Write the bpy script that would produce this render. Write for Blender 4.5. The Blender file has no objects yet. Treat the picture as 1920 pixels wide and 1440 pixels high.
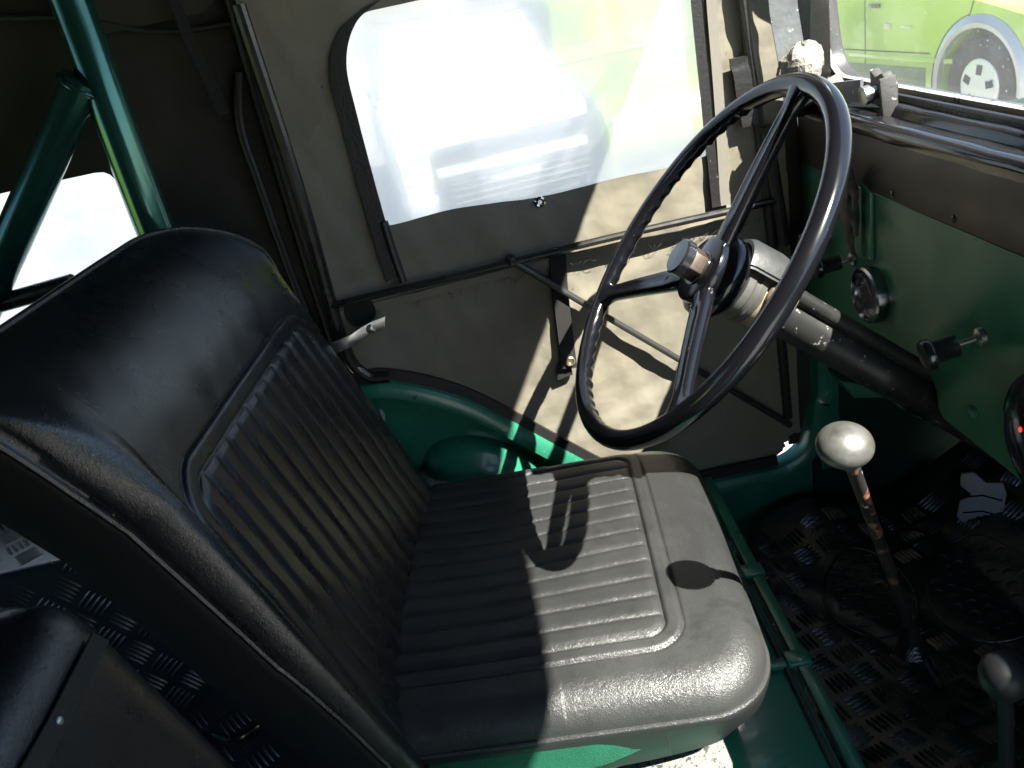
import bpy, bmesh, math, random
import numpy as np
from mathutils import Vector, Matrix
R = math.radians
scene = bpy.context.scene
COL = scene.collection
# cab coordinates: x forward, y to the driver's side, z up, measured from the open passenger doorway;
# OFF moves them to the world, whose ground is z = 0
OFF = np.array([0.0, -0.48, 1.75])

# ---------------------------------------------------------------- camera
cam_d = bpy.data.cameras.new('camera')
cam_d.sensor_width = 36.0
cam_d.lens = 29.04
cam_d.clip_start = 0.02
cam_d.clip_end = 2000
cam_d.dof.use_dof = True
cam_d.dof.focus_distance = 1.05
cam_d.dof.aperture_fstop = 14.0
cam = bpy.data.objects.new('camera', cam_d)
COL.objects.link(cam)
right = Vector((0.97621725, -0.09914288, -0.19279669))
down = Vector((-0.21668666, -0.41816295, -0.88214888))
fwd = Vector((0.00683834, 0.90294543, -0.42970082))
m = Matrix((right, -down, -fwd)).transposed().to_4x4()
m.translation = Vector(OFF)
cam.matrix_world = m
scene.camera = cam

def at(px, py, **k):
    """cab coordinates of the point seen at photo pixel (px, py) on the plane x=, y= or z="""
    a, b = (px-960)/1549.0, (py-720)/1549.0
    r = np.array([q[0]*a + q[1]*b + q[2] for q in zip(right, down, fwd)])
    i, v = next(iter(k.items())); i = 'xyz'.index(i)
    return r*(v/r[i])
# ---------------------------------------------------------------- sky and sun
SUN = Vector((-0.56, 0.613, -1.0)).normalized()          # direction the light travels
to_sun = -SUN
world = bpy.data.worlds.new('World')
scene.world = world
world.use_nodes = True
wn = world.node_tree
wn.nodes.clear()
wo = wn.nodes.new('ShaderNodeOutputWorld')
bg = wn.nodes.new('ShaderNodeBackground')
sky = wn.nodes.new('ShaderNodeTexSky')
sky.sky_type = 'NISHITA'
sky.sun_disc = False
sky.sun_elevation = math.asin(to_sun.z)
sky.sun_rotation = math.atan2(to_sun.x, to_sun.y)
bg.inputs['Strength'].default_value = 0.065
sky.dust_density = 0.3
sky.ozone_density = 2.5
wn.links.new(sky.outputs[0], bg.inputs[0])
wn.links.new(bg.outputs[0], wo.inputs[0])
sun_d = bpy.data.lights.new('sun', 'SUN')
sun_d.energy = 5.0
sun_d.angle = R(0.53)
sun_d.color = (1.0, 0.95, 0.87)
sun = bpy.data.objects.new('sun', sun_d)
sun.location = (3, -4, 8)
sun.rotation_euler = SUN.to_track_quat('-Z', 'Y').to_euler()
COL.objects.link(sun)

vs = scene.view_settings
vs.view_transform = 'Standard'
vs.look = 'None'
vs.exposure = 2.35
vs.gamma = 1.0
vs.use_curve_mapping = False
scene.cycles.max_bounces = 10
scene.cycles.transparent_max_bounces = 16
scene.cycles.caustics_reflective = False
scene.cycles.caustics_refractive = False

# ---------------------------------------------------------------- materials
def mat(name, col, rough=0.5, metal=0.0, spec=0.5, coat=0.0, bumps=(), vary=None, speck=None, trans=0.0, rvary=0.0, emit=None):
    """vary=(colour2, scale, lo, hi): noise blend; speck=(colour, scale, threshold); bumps=[(kind, scale, strength, dist)]"""
    M = bpy.data.materials.new(name)
    M.use_nodes = True
    nt = M.node_tree
    L = nt.links.new
    b = nt.nodes['Principled BSDF']
    tc = nt.nodes.new('ShaderNodeTexCoord')
    co = tc.outputs['Object']
    def rgb(c):
        n = nt.nodes.new('ShaderNodeRGB'); n.outputs[0].default_value = (*c, 1); return n.outputs[0]
    out = rgb(col)
    def mixc(fac, a, c):
        n = nt.nodes.new('ShaderNodeMix'); n.data_type = 'RGBA'
        L(fac, n.inputs[0]); L(a, n.inputs[6]); L(c, n.inputs[7]); return n.outputs[2]
    def noise(scale, det=5, ro=0.6):
        n = nt.nodes.new('ShaderNodeTexNoise'); n.inputs['Scale'].default_value = scale
        n.inputs['Detail'].default_value = det; n.inputs['Roughness'].default_value = ro
        L(co, n.inputs['Vector']); return n.outputs['Fac']
    def ramp(fac, lo, hi):
        n = nt.nodes.new('ShaderNodeMapRange'); n.inputs[1].default_value = lo; n.inputs[2].default_value = hi
        n.clamp = True; L(fac, n.inputs[0]); return n.outputs[0]
    for v in (vary or []):
        out = mixc(ramp(noise(v[1]), v[2], v[3]), out, rgb(v[0]))
    for s in (speck or []):
        out = mixc(ramp(noise(s[1], 3, 0.7), s[2], s[2] + 0.03), out, rgb(s[0]))
    L(out, b.inputs['Base Color'])
    b.inputs['Roughness'].default_value = rough
    if rvary:
        n = nt.nodes.new('ShaderNodeMapRange'); n.inputs[3].default_value = max(0.02, rough - rvary); n.inputs[4].default_value = rough + rvary
        n.inputs[1].default_value = 0.3; n.inputs[2].default_value = 0.7
        L(noise(14, 6), n.inputs[0]); L(n.outputs[0], b.inputs['Roughness'])
    b.inputs['Metallic'].default_value = metal
    b.inputs['Specular IOR Level'].default_value = spec
    b.inputs['Coat Weight'].default_value = coat
    b.inputs['Coat Roughness'].default_value = 0.06
    b.inputs['Transmission Weight'].default_value = trans
    if emit:
        b.inputs['Emission Color'].default_value = (*emit[0], 1); b.inputs['Emission Strength'].default_value = emit[1]
    prev = None
    for kind, scale, strength, dist in bumps:
        if kind == 'noise':
            h = noise(scale, 4)
        elif kind == 'cells':
            n = nt.nodes.new('ShaderNodeTexVoronoi'); n.feature = 'DISTANCE_TO_EDGE'; n.inputs['Scale'].default_value = scale
            w = nt.nodes.new('ShaderNodeMixRGB'); w.blend_type = 'ADD'; w.inputs[0].default_value = 0.012
            nn = nt.nodes.new('ShaderNodeTexNoise'); nn.inputs['Scale'].default_value = scale * 0.5
            L(co, nn.inputs['Vector']); L(co, w.inputs[1]); L(nn.outputs['Color'], w.inputs[2])
            L(w.outputs[0], n.inputs['Vector']); h = ramp(n.outputs['Distance'], 0.0, 0.35)
        elif kind in ('weave', 'mesh'):
            hs = []
            for ax in ((0, 2) if kind == 'weave' else (0, 1)):
                n = nt.nodes.new('ShaderNodeTexWave'); n.bands_direction = 'XYZ'[ax]; n.inputs['Scale'].default_value = scale
                n.inputs['Distortion'].default_value = 1.0 if kind == 'weave' else 0.0
                L(co, n.inputs['Vector']); hs.append(n.outputs['Fac'])
            a = nt.nodes.new('ShaderNodeMath'); a.operation = 'MULTIPLY' if kind == 'mesh' else 'ADD'
            L(hs[0], a.inputs[0]); L(hs[1], a.inputs[1]); h = a.outputs[0]
        bp = nt.nodes.new('ShaderNodeBump'); bp.inputs['Strength'].default_value = strength; bp.inputs['Distance'].default_value = dist
        L(h, bp.inputs['Height'])
        if prev: L(prev, bp.inputs['Normal'])
        prev = bp.outputs[0]
    if prev: L(prev, b.inputs['Normal'])
    return M

SHADE_VINYL = mat('shaded_black_vinyl', (0.006, 0.0068, 0.0095), 0.29, spec=0.6, bumps=[('noise', 9, 0.10, 0.006), ('cells', 380, 0.16, 0.0007), ('noise', 900, 0.06, 0.0003)],
            vary=[((0.012, 0.012, 0.012), 7, 0.4, 0.7)], rvary=0.05)  # darker copy; backrest shade and bluish sheen are put into the colour
LIT_VINYL = mat('lit_black_vinyl', (0.025, 0.0252, 0.0262), 0.40, spec=0.6, bumps=[('noise', 9, 0.25, 0.006), ('noise', 48, 0.22, 0.0025), ('cells', 360, 0.30, 0.0008), ('noise', 900, 0.15, 0.0004)],
            vary=[((0.036, 0.0362, 0.037), 7, 0.4, 0.7), ((0.052, 0.052, 0.051), 3.1, 0.52, 0.75), ((0.018, 0.018, 0.018), 16, 0.58, 0.72)], rvary=0.07)  # paler copy for the cushion, its sunlit brightness put into the colour
VINYL_PLAIN = mat('side_vinyl', (0.014, 0.014, 0.015), 0.5, bumps=[('noise', 300, 0.3, 0.0008)])
GREEN_REFLECTION = mat('green_reflection_tint', (0.012, 0.085, 0.05), 0.42, spec=0.5, bumps=[('cells', 330, 0.4, 0.0008)], vary=[((0.008, 0.05, 0.03), 8, 0.4, 0.65)])  # green of a reflection on black vinyl, put into the colour
GREEN = mat('green_paint', (0.022, 0.175, 0.105), 0.3, spec=0.5, coat=0.25, bumps=[('noise', 60, 0.08, 0.001)],
            vary=[((0.016, 0.135, 0.085), 6, 0.4, 0.65)], speck=[((0.01, 0.02, 0.015), 42, 0.735)], rvary=0.08)
GREEN_DASH = mat('green_dash_paint', (0.050, 0.190, 0.125), 0.34, spec=0.5, bumps=[('noise', 160, 0.06, 0.0006)],
            vary=[((0.026, 0.135, 0.08), 5, 0.4, 0.65), ((0.05, 0.19, 0.125), 2.5, 0.5, 0.8)], speck=[((0.01, 0.03, 0.02), 70, 0.745), ((0.012, 0.05, 0.03), 22, 0.73)], rvary=0.08)
GREEN_CHIP = mat('green_paint_chipped', (0.022, 0.175, 0.105), 0.32, coat=0.2, bumps=[('noise', 60, 0.15, 0.0015)], vary=[((0.016, 0.12, 0.075), 9, 0.4, 0.65)], speck=[((0.10, 0.30, 0.22), 55, 0.66), ((0.012, 0.02, 0.018), 38, 0.69)], rvary=0.1)
GREEN_METAL = mat('green_metallic_paint', (0.03, 0.12, 0.098), 0.22, metal=0.65, coat=0.4, bumps=[('noise', 40, 0.05, 0.001)], vary=[((0.02, 0.085, 0.068), 9, 0.4, 0.65)])
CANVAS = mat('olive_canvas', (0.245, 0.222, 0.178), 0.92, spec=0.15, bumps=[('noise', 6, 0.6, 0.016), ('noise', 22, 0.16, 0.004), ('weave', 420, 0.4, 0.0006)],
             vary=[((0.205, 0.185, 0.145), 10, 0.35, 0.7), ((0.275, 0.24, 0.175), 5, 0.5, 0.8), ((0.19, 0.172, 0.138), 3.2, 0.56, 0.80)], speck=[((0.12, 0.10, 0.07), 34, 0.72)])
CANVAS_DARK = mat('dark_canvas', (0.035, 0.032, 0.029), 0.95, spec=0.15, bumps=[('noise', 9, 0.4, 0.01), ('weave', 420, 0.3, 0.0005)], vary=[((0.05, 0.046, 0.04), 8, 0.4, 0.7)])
WELT = mat('black_welt', (0.017, 0.016, 0.016), 0.45, bumps=[('noise', 160, 0.6, 0.0015)], speck=[((0.18, 0.16, 0.14), 90, 0.70)])
RUBBER = mat('black_rubber_mat', (0.016, 0.016, 0.017), 0.14, spec=1.0, bumps=[('noise', 14, 0.5, 0.015), ('mesh', 150, 0.35, 0.0012)], rvary=0.03)
GLINT_RUBBER = mat('glint_rubber_ridges', (0.04, 0.04, 0.041), 0.2, spec=1.0, vary=[((0.018, 0.018, 0.018), 20, 0.4, 0.65)], bumps=[('mesh', 150, 0.3, 0.001)])  # paler than the mat sheet: ridge glints put into the base colour
PLASTIC = mat('black_plastic', (0.014, 0.014, 0.016), 0.2, spec=0.6, coat=0.3, bumps=[('noise', 60, 0.06, 0.001)], rvary=0.06)
WHEELP = mat('steering_wheel_plastic', (0.006, 0.006, 0.008), 0.15, spec=0.6, bumps=[('noise', 45, 0.04, 0.001)], rvary=0.06)
BLACKPAINT = mat('black_paint', (0.016, 0.014, 0.013), 0.28, spec=0.5, bumps=[('noise', 45, 0.12, 0.0015)], vary=[((0.034, 0.027, 0.023), 9, 0.5, 0.75)], rvary=0.1)
BLACKPANEL = mat('black_panel_paint', (0.05, 0.040, 0.034), 0.42, spec=0.5, bumps=[('noise', 120, 0.1, 0.0008)], vary=[((0.035, 0.03, 0.028), 8, 0.4, 0.7)], rvary=0.08)
DUSTY = mat('dusty_black_tube', (0.016, 0.016, 0.016), 0.42, bumps=[('noise', 200, 0.2, 0.0006)], vary=[((0.055, 0.052, 0.046), 30, 0.5, 0.85)], speck=[((0.30, 0.28, 0.24), 95, 0.64)])
CHIPPED = mat('chipped_grey_paint', (0.20, 0.21, 0.22), 0.55, bumps=[('noise', 80, 0.4, 0.002)], speck=[((0.6, 0.6, 0.58), 60, 0.66), ((0.03, 0.03, 0.03), 45, 0.72)], vary=[((0.12, 0.12, 0.13), 20, 0.4, 0.7)])
TAPE = mat('torn_tape', (0.22, 0.205, 0.18), 0.8, bumps=[('noise', 45, 1.0, 0.010)], speck=[((0.06, 0.05, 0.045), 55, 0.69)])
STEEL = mat('bare_steel', (0.42, 0.42, 0.40), 0.32, metal=0.9, bumps=[('noise', 120, 0.1, 0.0006)], rvary=0.1)
CHROME = mat('chrome', (0.6, 0.6, 0.6), 0.1, metal=1.0)
BEZEL = mat('dull_chrome', (0.42, 0.42, 0.43), 0.2, metal=1.0)
KNOBMETAL = mat('worn_grey_knob', (0.15, 0.147, 0.14), 0.42, metal=0.45, bumps=[('noise', 220, 0.12, 0.0006)], vary=[((0.065, 0.058, 0.048), 32, 0.45, 0.7)], rvary=0.08)
BRONZE = mat('bronze_nut', (0.13, 0.10, 0.085), 0.5, metal=0.8, vary=[((0.09, 0.06, 0.045), 60, 0.45, 0.7)])
RUSTY = mat('tan_rusty_clamp', (0.30, 0.23, 0.155), 0.7, metal=0.15, bumps=[('noise', 90, 0.5, 0.002)], vary=[((0.16, 0.10, 0.06), 40, 0.5, 0.75)])
GREYRING = mat('grey_collar', (0.085, 0.085, 0.08), 0.6, bumps=[('noise', 90, 0.3, 0.001)], vary=[((0.05, 0.047, 0.04), 30, 0.45, 0.7)])
CHIPROD = mat('chipped_orange_rod', (0.022, 0.019, 0.018), 0.45, vary=[((0.24, 0.10, 0.06), 34, 0.57, 0.61)], speck=[((0.50, 0.42, 0.36), 60, 0.66)], bumps=[('noise', 120, 0.3, 0.001)])
GREYPLASTIC = mat('grey_plastic', (0.36, 0.36, 0.375), 0.7, bumps=[('noise', 200, 0.2, 0.0006)])
WEBBING = mat('black_webbing', (0.018, 0.017, 0.017), 0.85, bumps=[('weave', 500, 0.5, 0.0006)])
FOAM = mat('yellow_foam', (0.42, 0.30, 0.11), 0.95, bumps=[('noise', 90, 0.6, 0.004)])
FELT = mat('grey_felt', (0.22, 0.22, 0.21), 1.0, bumps=[('noise', 260, 1.0, 0.004)], speck=[((0.06, 0.06, 0.06), 120, 0.56)])
TREAD = mat('aluminium_tread_plate', (0.20, 0.21, 0.22), 0.36, metal=0.85, bumps=[('noise', 60, 0.15, 0.001)], rvary=0.08)
DARKTREAD = mat('dark_tread_plate', (0.13, 0.128, 0.127), 0.34, metal=0.6, bumps=[('noise', 60, 0.2, 0.001)])
LIZARD = mat('brown_rubber', (0.06, 0.052, 0.045), 0.55, bumps=[('cells', 400, 0.6, 0.0012)], vary=[((0.11, 0.09, 0.07), 30, 0.45, 0.7)])
DIALFACE = mat('dial_face', (0.012, 0.012, 0.013), 0.5)
DIALMARK = mat('dial_marks', (0.5, 0.5, 0.48), 0.5)
REDLAMP = mat('red_warning_lamp', (0.5, 0.01, 0.01), 0.3, emit=((1, 0.03, 0.02), 1.0))
GROUND = mat('pale_concrete', (0.36, 0.355, 0.335), 0.95, spec=0.2, bumps=[('noise', 30, 0.4, 0.01)], vary=[((0.31, 0.30, 0.28), 0.6, 0.4, 0.7)])
LIME = mat('lime_car_paint', (0.30, 0.44, 0.05), 0.22, spec=0.5, coat=0.6, vary=[((0.33, 0.45, 0.09), 3, 0.4, 0.7)], bumps=[('noise', 2, 0.15, 0.02)])
CARDARK = mat('white_car_paint', (0.7, 0.7, 0.7), 0.25, coat=0.6)
SILVERTRIM = mat('silver_trim', (0.42, 0.43, 0.44), 0.3, metal=0.6)
TYRE = mat('tyre_rubber', (0.03, 0.028, 0.026), 0.85, bumps=[('noise', 30, 0.4, 0.006)])
CARGLASS = mat('dark_car_glass', (0.02, 0.025, 0.03), 0.06, spec=0.8)
GLARE_GLASS = mat('pale_glare_glass', (0.55, 0.57, 0.58), 0.2)  # pale colour stands in for bright sky glare on the glass
HUBW = mat('white_hub_cap', (0.62, 0.63, 0.60), 0.35, metal=0.2)
SHADOWSEAM = mat('seam_dark', (0.008, 0.01, 0.006), 0.8)
WHITEP = mat('white_bumper_paint', (0.75, 0.75, 0.74), 0.4)
REDLENS = mat('red_lens', (0.5, 0.02, 0.02), 0.2, coat=0.5)
GOLDM = mat('yellow_mat_print', (0.55, 0.40, 0.08), 0.5)

def film(name, haze, tint, rough=0.0, scratch=0.25, dirt=0.0, glass=0.06, milk=0.62, cloud=0.0):
    """clear sheet: transparent, hazed with a scattering film and fine scratches"""
    M = bpy.data.materials.new(name); M.use_nodes = True
    nt = M.node_tree; L = nt.links.new; nt.nodes.clear()
    o = nt.nodes.new('ShaderNodeOutputMaterial')
    tr = nt.nodes.new('ShaderNodeBsdfTransparent'); tr.inputs[0].default_value = (*tint, 1)
    tl = nt.nodes.new('ShaderNodeBsdfTranslucent'); tl.inputs[0].default_value = (milk, milk*1.02, milk*1.05, 1)
    df = nt.nodes.new('ShaderNodeBsdfDiffuse'); df.inputs[0].default_value = (0.4, 0.41, 0.42, 1)
    gl = nt.nodes.new('ShaderNodeBsdfGlossy'); gl.inputs['Roughness'].default_value = 0.05
    tc = nt.nodes.new('ShaderNodeTexCoord')
    def sc(angle, sx, sy, lo, hi):
        mp = nt.nodes.new('ShaderNodeMapping'); mp.inputs['Rotation'].default_value = (0, angle, 0)
        mp.inputs['Scale'].default_value = (sx, sy, sy)
        n = nt.nodes.new('ShaderNodeTexNoise'); n.inputs['Scale'].default_value = 1.0; n.inputs['Detail'].default_value = 2
        L(tc.outputs['Object'], mp.inputs[0]); L(mp.outputs[0], n.inputs['Vector'])
        r = nt.nodes.new('ShaderNodeMapRange'); r.inputs[1].default_value = lo; r.inputs[2].default_value = hi; r.clamp = True
        L(n.outputs['Fac'], r.inputs[0]); return r.outputs[0]
    def add(a, b, w=1.0):
        mth = nt.nodes.new('ShaderNodeMath'); mth.operation = 'MULTIPLY_ADD'
        L(b, mth.inputs[0]); mth.inputs[1].default_value = w; L(a, mth.inputs[2]); mth.use_clamp = True; return mth.outputs[0]
    base = sc(0.3, 9, 9, 0.1, 0.95)
    mlt = nt.nodes.new('ShaderNodeMath'); mlt.operation = 'MULTIPLY_ADD'
    L(base, mlt.inputs[0]); mlt.inputs[1].default_value = haze * 0.7; mlt.inputs[2].default_value = haze * 0.65
    h = mlt.outputs[0]
    for k, (an, w) in enumerate(((0.7, 1), (-0.5, 0.8), (1.9, 0.6))):
        h = add(h, sc(an, 14, 900 + 170 * k, 0.66, 0.74), scratch * w)
    if dirt:
        h = add(h, sc(0.0, 260, 260, 0.70, 0.76), dirt)
        h = add(h, sc(0.0, 900, 900, 0.66, 0.74), dirt * 0.5)
    m1 = nt.nodes.new('ShaderNodeMixShader'); m1.inputs[0].default_value = 0.3
    L(tl.outputs[0], m1.inputs[1]); L(df.outputs[0], m1.inputs[2])
    through = tr.outputs[0]
    if cloud:
        rf = nt.nodes.new('ShaderNodeBsdfRefraction'); rf.inputs['IOR'].default_value = 1.02; rf.inputs['Roughness'].default_value = 0.9
        rf.inputs['Color'].default_value = (*tint, 1)
        mc = nt.nodes.new('ShaderNodeMixShader'); mc.inputs[0].default_value = cloud
        L(tr.outputs[0], mc.inputs[1]); L(rf.outputs[0], mc.inputs[2]); through = mc.outputs[0]
    m2 = nt.nodes.new('ShaderNodeMixShader'); L(h, m2.inputs[0]); L(through, m2.inputs[1]); L(m1.outputs[0], m2.inputs[2])
    m3 = nt.nodes.new('ShaderNodeMixShader'); m3.inputs[0].default_value = glass
    L(m2.outputs[0], m3.inputs[1]); L(gl.outputs[0], m3.inputs[2]); L(m3.outputs[0], o.inputs[0])
    return M
VINYLPANE = film('scratched_vinyl_film', 0.78, (0.92, 0.95, 0.96), scratch=0.35, dirt=0.1, milk=0.72, cloud=0.62)
VINYLREAR = film('clouded_vinyl_film', 0.85, (0.95, 0.95, 0.9), scratch=0.1, milk=0.95)
WINDGLASS = film('dusty_windscreen_glass', 0.09, (0.93, 0.96, 0.93), scratch=0.05, dirt=0.45, glass=0.04)

# ---------------------------------------------------------------- object helpers
BASE = {}
def thing(name, label, cat, base, group=None):
    o = bpy.data.objects.new(name, None)
    o.empty_display_size = 0.05
    COL.objects.link(o)
    b = np.array(base, float)
    o.location = Vector(b + OFF)
    BASE[o.name] = b
    o['label'] = label; o['category'] = cat
    if group: o['group'] = group
    return o
def tag(o, label, cat, group=None, kind=None):
    o['label'] = label; o['category'] = cat
    if group: o['group'] = group
    if kind: o['kind'] = kind
def part(name, geo, material, parent=None, smooth=True, bevel=0.0, auto=35, seg=2):
    v, f = geo
    v = np.asarray(v, float).reshape(-1, 3)
    if parent is not None:
        root = parent
        b = BASE[root.name]
        loc = Vector((0, 0, 0))
    else:
        b = np.array([v[:, 0].mean(), v[:, 1].mean(), v[:, 2].min()])
        loc = Vector(b + OFF)
    me = bpy.data.meshes.new(name)
    me.from_pydata([tuple(p) for p in (v - b)], [], [tuple(int(i) for i in q) for q in f])
    bm = bmesh.new(); bm.from_mesh(me)
    bmesh.ops.recalc_face_normals(bm, faces=bm.faces)
    if bevel:
        ed = [e for e in bm.edges if len(e.link_faces) == 2 and e.calc_face_angle(0) > R(30)]
        bmesh.ops.bevel(bm, geom=ed, offset=bevel, segments=seg, profile=0.5, affect='EDGES', clamp_overlap=True)
    if smooth:
        for q in bm.faces: q.smooth = True
        for e in bm.edges:
            if len(e.link_faces) == 2 and e.calc_face_angle(0) > R(auto): e.smooth = False
    bm.to_mesh(me); bm.free()
    me.materials.append(material)
    o = bpy.data.objects.new(name, me)
    o.location = loc
    COL.objects.link(o)
    BASE[o.name] = b
    if parent is not None: o.parent = parent
    return o
def join(*gs):
    V, F, n = [], [], 0
    for v, f in gs:
        v = np.asarray(v, float).reshape(-1, 3)
        V.append(v); F += [tuple(i + n for i in q) for q in f]; n += len(v)
    return np.concatenate(V), F
def nrm(a): a = np.asarray(a, float); return a / np.linalg.norm(a)
def box(c, s, ax=None):
    """c centre, s full sizes, ax 3 axis rows"""
    ax = np.eye(3) if ax is None else np.asarray(ax, float)
    v = [np.asarray(c, float) + sum(0.5 * s[k] * g[k] * ax[k] for k in range(3)) for g in
         [(-1,-1,-1),(1,-1,-1),(1,1,-1),(-1,1,-1),(-1,-1,1),(1,-1,1),(1,1,1),(-1,1,1)]]
    return np.array(v), [(0,3,2,1),(4,5,6,7),(0,1,5,4),(1,2,6,5),(2,3,7,6),(3,0,4,7)]
def smoothpath(P, n=8):
    P = np.asarray(P, float)
    if len(P) < 3: return P
    Q = np.concatenate([[2*P[0]-P[1]], P, [2*P[-1]-P[-2]]])
    out = []
    for i in range(1, len(Q)-2):
        for t in np.linspace(0, 1, n, endpoint=False):
            a, b, c, d = Q[i-1], Q[i], Q[i+1], Q[i+2]
            out.append(0.5*((2*b)+(-a+c)*t+(2*a-5*b+4*c-d)*t*t+(-a+3*b-3*c+d)*t**3))
    out.append(P[-1]); return np.array(out)
def tube(P, r, seg=14, closed=False, cap=True):
    P = np.asarray(P, float); n = len(P)
    r = np.full(n, r) if np.isscalar(r) else np.interp(np.linspace(0,1,n), np.linspace(0,1,len(r)), r)
    T = np.roll(P,-1,0)-np.roll(P,1,0) if closed else np.gradient(P, axis=0)
    T /= np.linalg.norm(T,axis=1)[:,None]+1e-12
    N = np.cross(T[0], [0.31,0.17,0.93]); N = nrm(N)
    V=[]; 
    for i in range(n):
        N = nrm(N-T[i]*(N@T[i])); B=np.cross(T[i],N)
        for k in range(seg):
            a=2*math.pi*k/seg; V.append(P[i]+r[i]*(math.cos(a)*N+math.sin(a)*B))
    F=[]
    for i in range(n if closed else n-1):
        j=(i+1)%n
        for k in range(seg):
            l=(k+1)%seg; F.append((i*seg+k,i*seg+l,j*seg+l,j*seg+k))
    if cap and not closed:
        F.append(tuple(range(seg))); F.append(tuple((n-1)*seg+k for k in range(seg)))
    return np.array(V),F
def lathe(org, axis, prof, seg=40):
    """prof: list of (radius, distance along axis)"""
    a=nrm(axis); u=nrm(np.cross(a,[0.1,0.2,0.97])); w=np.cross(a,u); V=[];F=[]
    for (r,k) in prof:
        for s in range(seg):
            t=2*math.pi*s/seg; V.append(np.asarray(org,float)+a*k+max(r,1e-5)*(math.cos(t)*u+math.sin(t)*w))
    for i in range(len(prof)-1):
        for s in range(seg):
            t=(s+1)%seg; F.append((i*seg+s,i*seg+t,(i+1)*seg+t,(i+1)*seg+s))
    if prof[0][0]>1e-4: F.append(tuple(range(seg)))
    if prof[-1][0]>1e-4: F.append(tuple((len(prof)-1)*seg+s for s in range(seg)))
    return np.array(V),F
def prism(poly, o, e1, e2, depth):
    """2-D outline extruded by depth along e1 x e2 (centred)"""
    e1=nrm(e1); e2=nrm(e2); n=np.cross(e1,e2); o=np.asarray(o,float); k=len(poly)
    V=[o+a*e1+b*e2+n*depth*s for s in (-0.5,0.5) for a,b in poly]
    F=[tuple(range(k)),tuple(range(k,2*k))]+[(i,(i+1)%k,k+(i+1)%k,k+i) for i in range(k)]
    return np.array(V),F
def ribbon(P, width_vec, thick):
    """flat strap along path P; width_vec across, thick through"""
    P=np.asarray(P,float); n=len(P); T=np.gradient(P,axis=0); V=[]
    for i in range(n):
        w=np.asarray(width_vec if np.ndim(width_vec)==1 else width_vec[i],float); nn=nrm(np.cross(T[i],w))*thick/2
        for s in (-w/2-nn, w/2-nn, w/2+nn, -w/2+nn): V.append(P[i]+s)
    F=[(i*4+k,i*4+(k+1)%4,(i+1)*4+(k+1)%4,(i+1)*4+k) for i in range(n-1) for k in range(4)]
    F+=[(0,1,2,3),tuple((n-1)*4+k for k in range(4))]
    return np.array(V),F
def extrude_y(prof, y0, y1, n=2, wob=0.0):
    """closed x-z profile run along y"""
    k=len(prof); V=[];F=[]; rng=random.Random(3)
    for i,y in enumerate(np.linspace(y0,y1,n)):
        dx=wob*rng.uniform(-1,1); dz=wob*rng.uniform(-1,1)
        V+=[(x+dx,y,z+dz) for x,z in prof]
    for i in range(n-1):
        F+=[(i*k+j,i*k+(j+1)%k,(i+1)*k+(j+1)%k,(i+1)*k+j) for j in range(k)]
    F+=[tuple(range(k)),tuple((n-1)*k+j for j in range(k))]
    return np.array(V),F
def arc(cx,cy,r,a0,a1,n=10):
    return [(cx+r*math.cos(R(a)),cy+r*math.sin(R(a))) for a in np.linspace(a0,a1,n)]
def rsdf(p,q,p0,p1,q0,q1,rc):
    cx,cy=(p0+p1)/2,(q0+q1)/2; hx,hy=(p1-p0)/2-rc,(q1-q0)/2-rc
    dx,dy=np.abs(p-cx)-hx,np.abs(q-cy)-hy
    return np.hypot(np.maximum(dx,0),np.maximum(dy,0))+np.minimum(np.maximum(dx,dy),0)-rc
def noise1(x,seed=0,n=6):
    rng=np.random.RandomState(seed); y=0
    for k in range(1,n+1): y=y+np.sin(x*k*1.7+rng.uniform(0,7))/k
    return y/2

# ---------------------------------------------------------------- tread bars
def bars(surf, inside, org, ang, cell, nb=5, ln=0.8, hw=0.0022, hh=0.0016, rng=None, span=30):
    """raised lozenge bars of a checker plate lying on surf(x, y) -> point, normal"""
    V=[];F=[]; ca,sa=math.cos(ang),math.sin(ang)
    for i in range(-span,span):
        for j in range(-span,span):
            u0,v0=(i+0.5)*cell,(j+0.5)*cell
            c=(org[0]+u0*ca-v0*sa, org[1]+u0*sa+v0*ca)
            if not inside(*c): continue
            al=(i+j)%2
            for k in range(nb):
                off=(k-(nb-1)/2)*cell*0.88/nb
                if al: d1,d2=(ca,sa),(-sa,ca)
                else: d1,d2=(-sa,ca),(ca,sa)
                m_=(c[0]+d2[0]*off, c[1]+d2[1]*off); L_=cell*ln/2
                pts=[]
                for (a,b) in ((-L_,0),(-L_*.6,-hw),(L_*.6,-hw),(L_,0),(L_*.6,hw),(-L_*.6,hw)):
                    P,N=surf(m_[0]+d1[0]*a+d2[0]*b, m_[1]+d1[1]*a+d2[1]*b); pts.append(P)
                b0=len(V); V+=pts
                for a in (-L_*.62,L_*.62):
                    P,N=surf(m_[0]+d1[0]*a,m_[1]+d1[1]*a); V.append(P+N*hh)
                q=b0
                F+=[(q,q+1,q+6),(q+1,q+2,q+7,q+6),(q+2,q+3,q+7),(q+3,q+4,q+7),(q+4,q+5,q+6,q+7),(q+5,q,q+6)]
    return np.array(V),F

# ================================================================ SETTING
gn=24; gx=[]
V=[];F=[]
xs=np.sign(np.linspace(-1,1,gn))*np.abs(np.linspace(-1,1,gn))**3*400
for a in xs:
    for b in xs: V.append((a,b,-1.75))
for i in range(gn-1):
    for j in range(gn-1): F.append((i*gn+j,(i+1)*gn+j,(i+1)*gn+j+1,i*gn+j+1))
g=part('ground',(V,F),GROUND); tag(g,'pale sunlit concrete ground outside the vehicle','ground',kind='structure')

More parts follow.
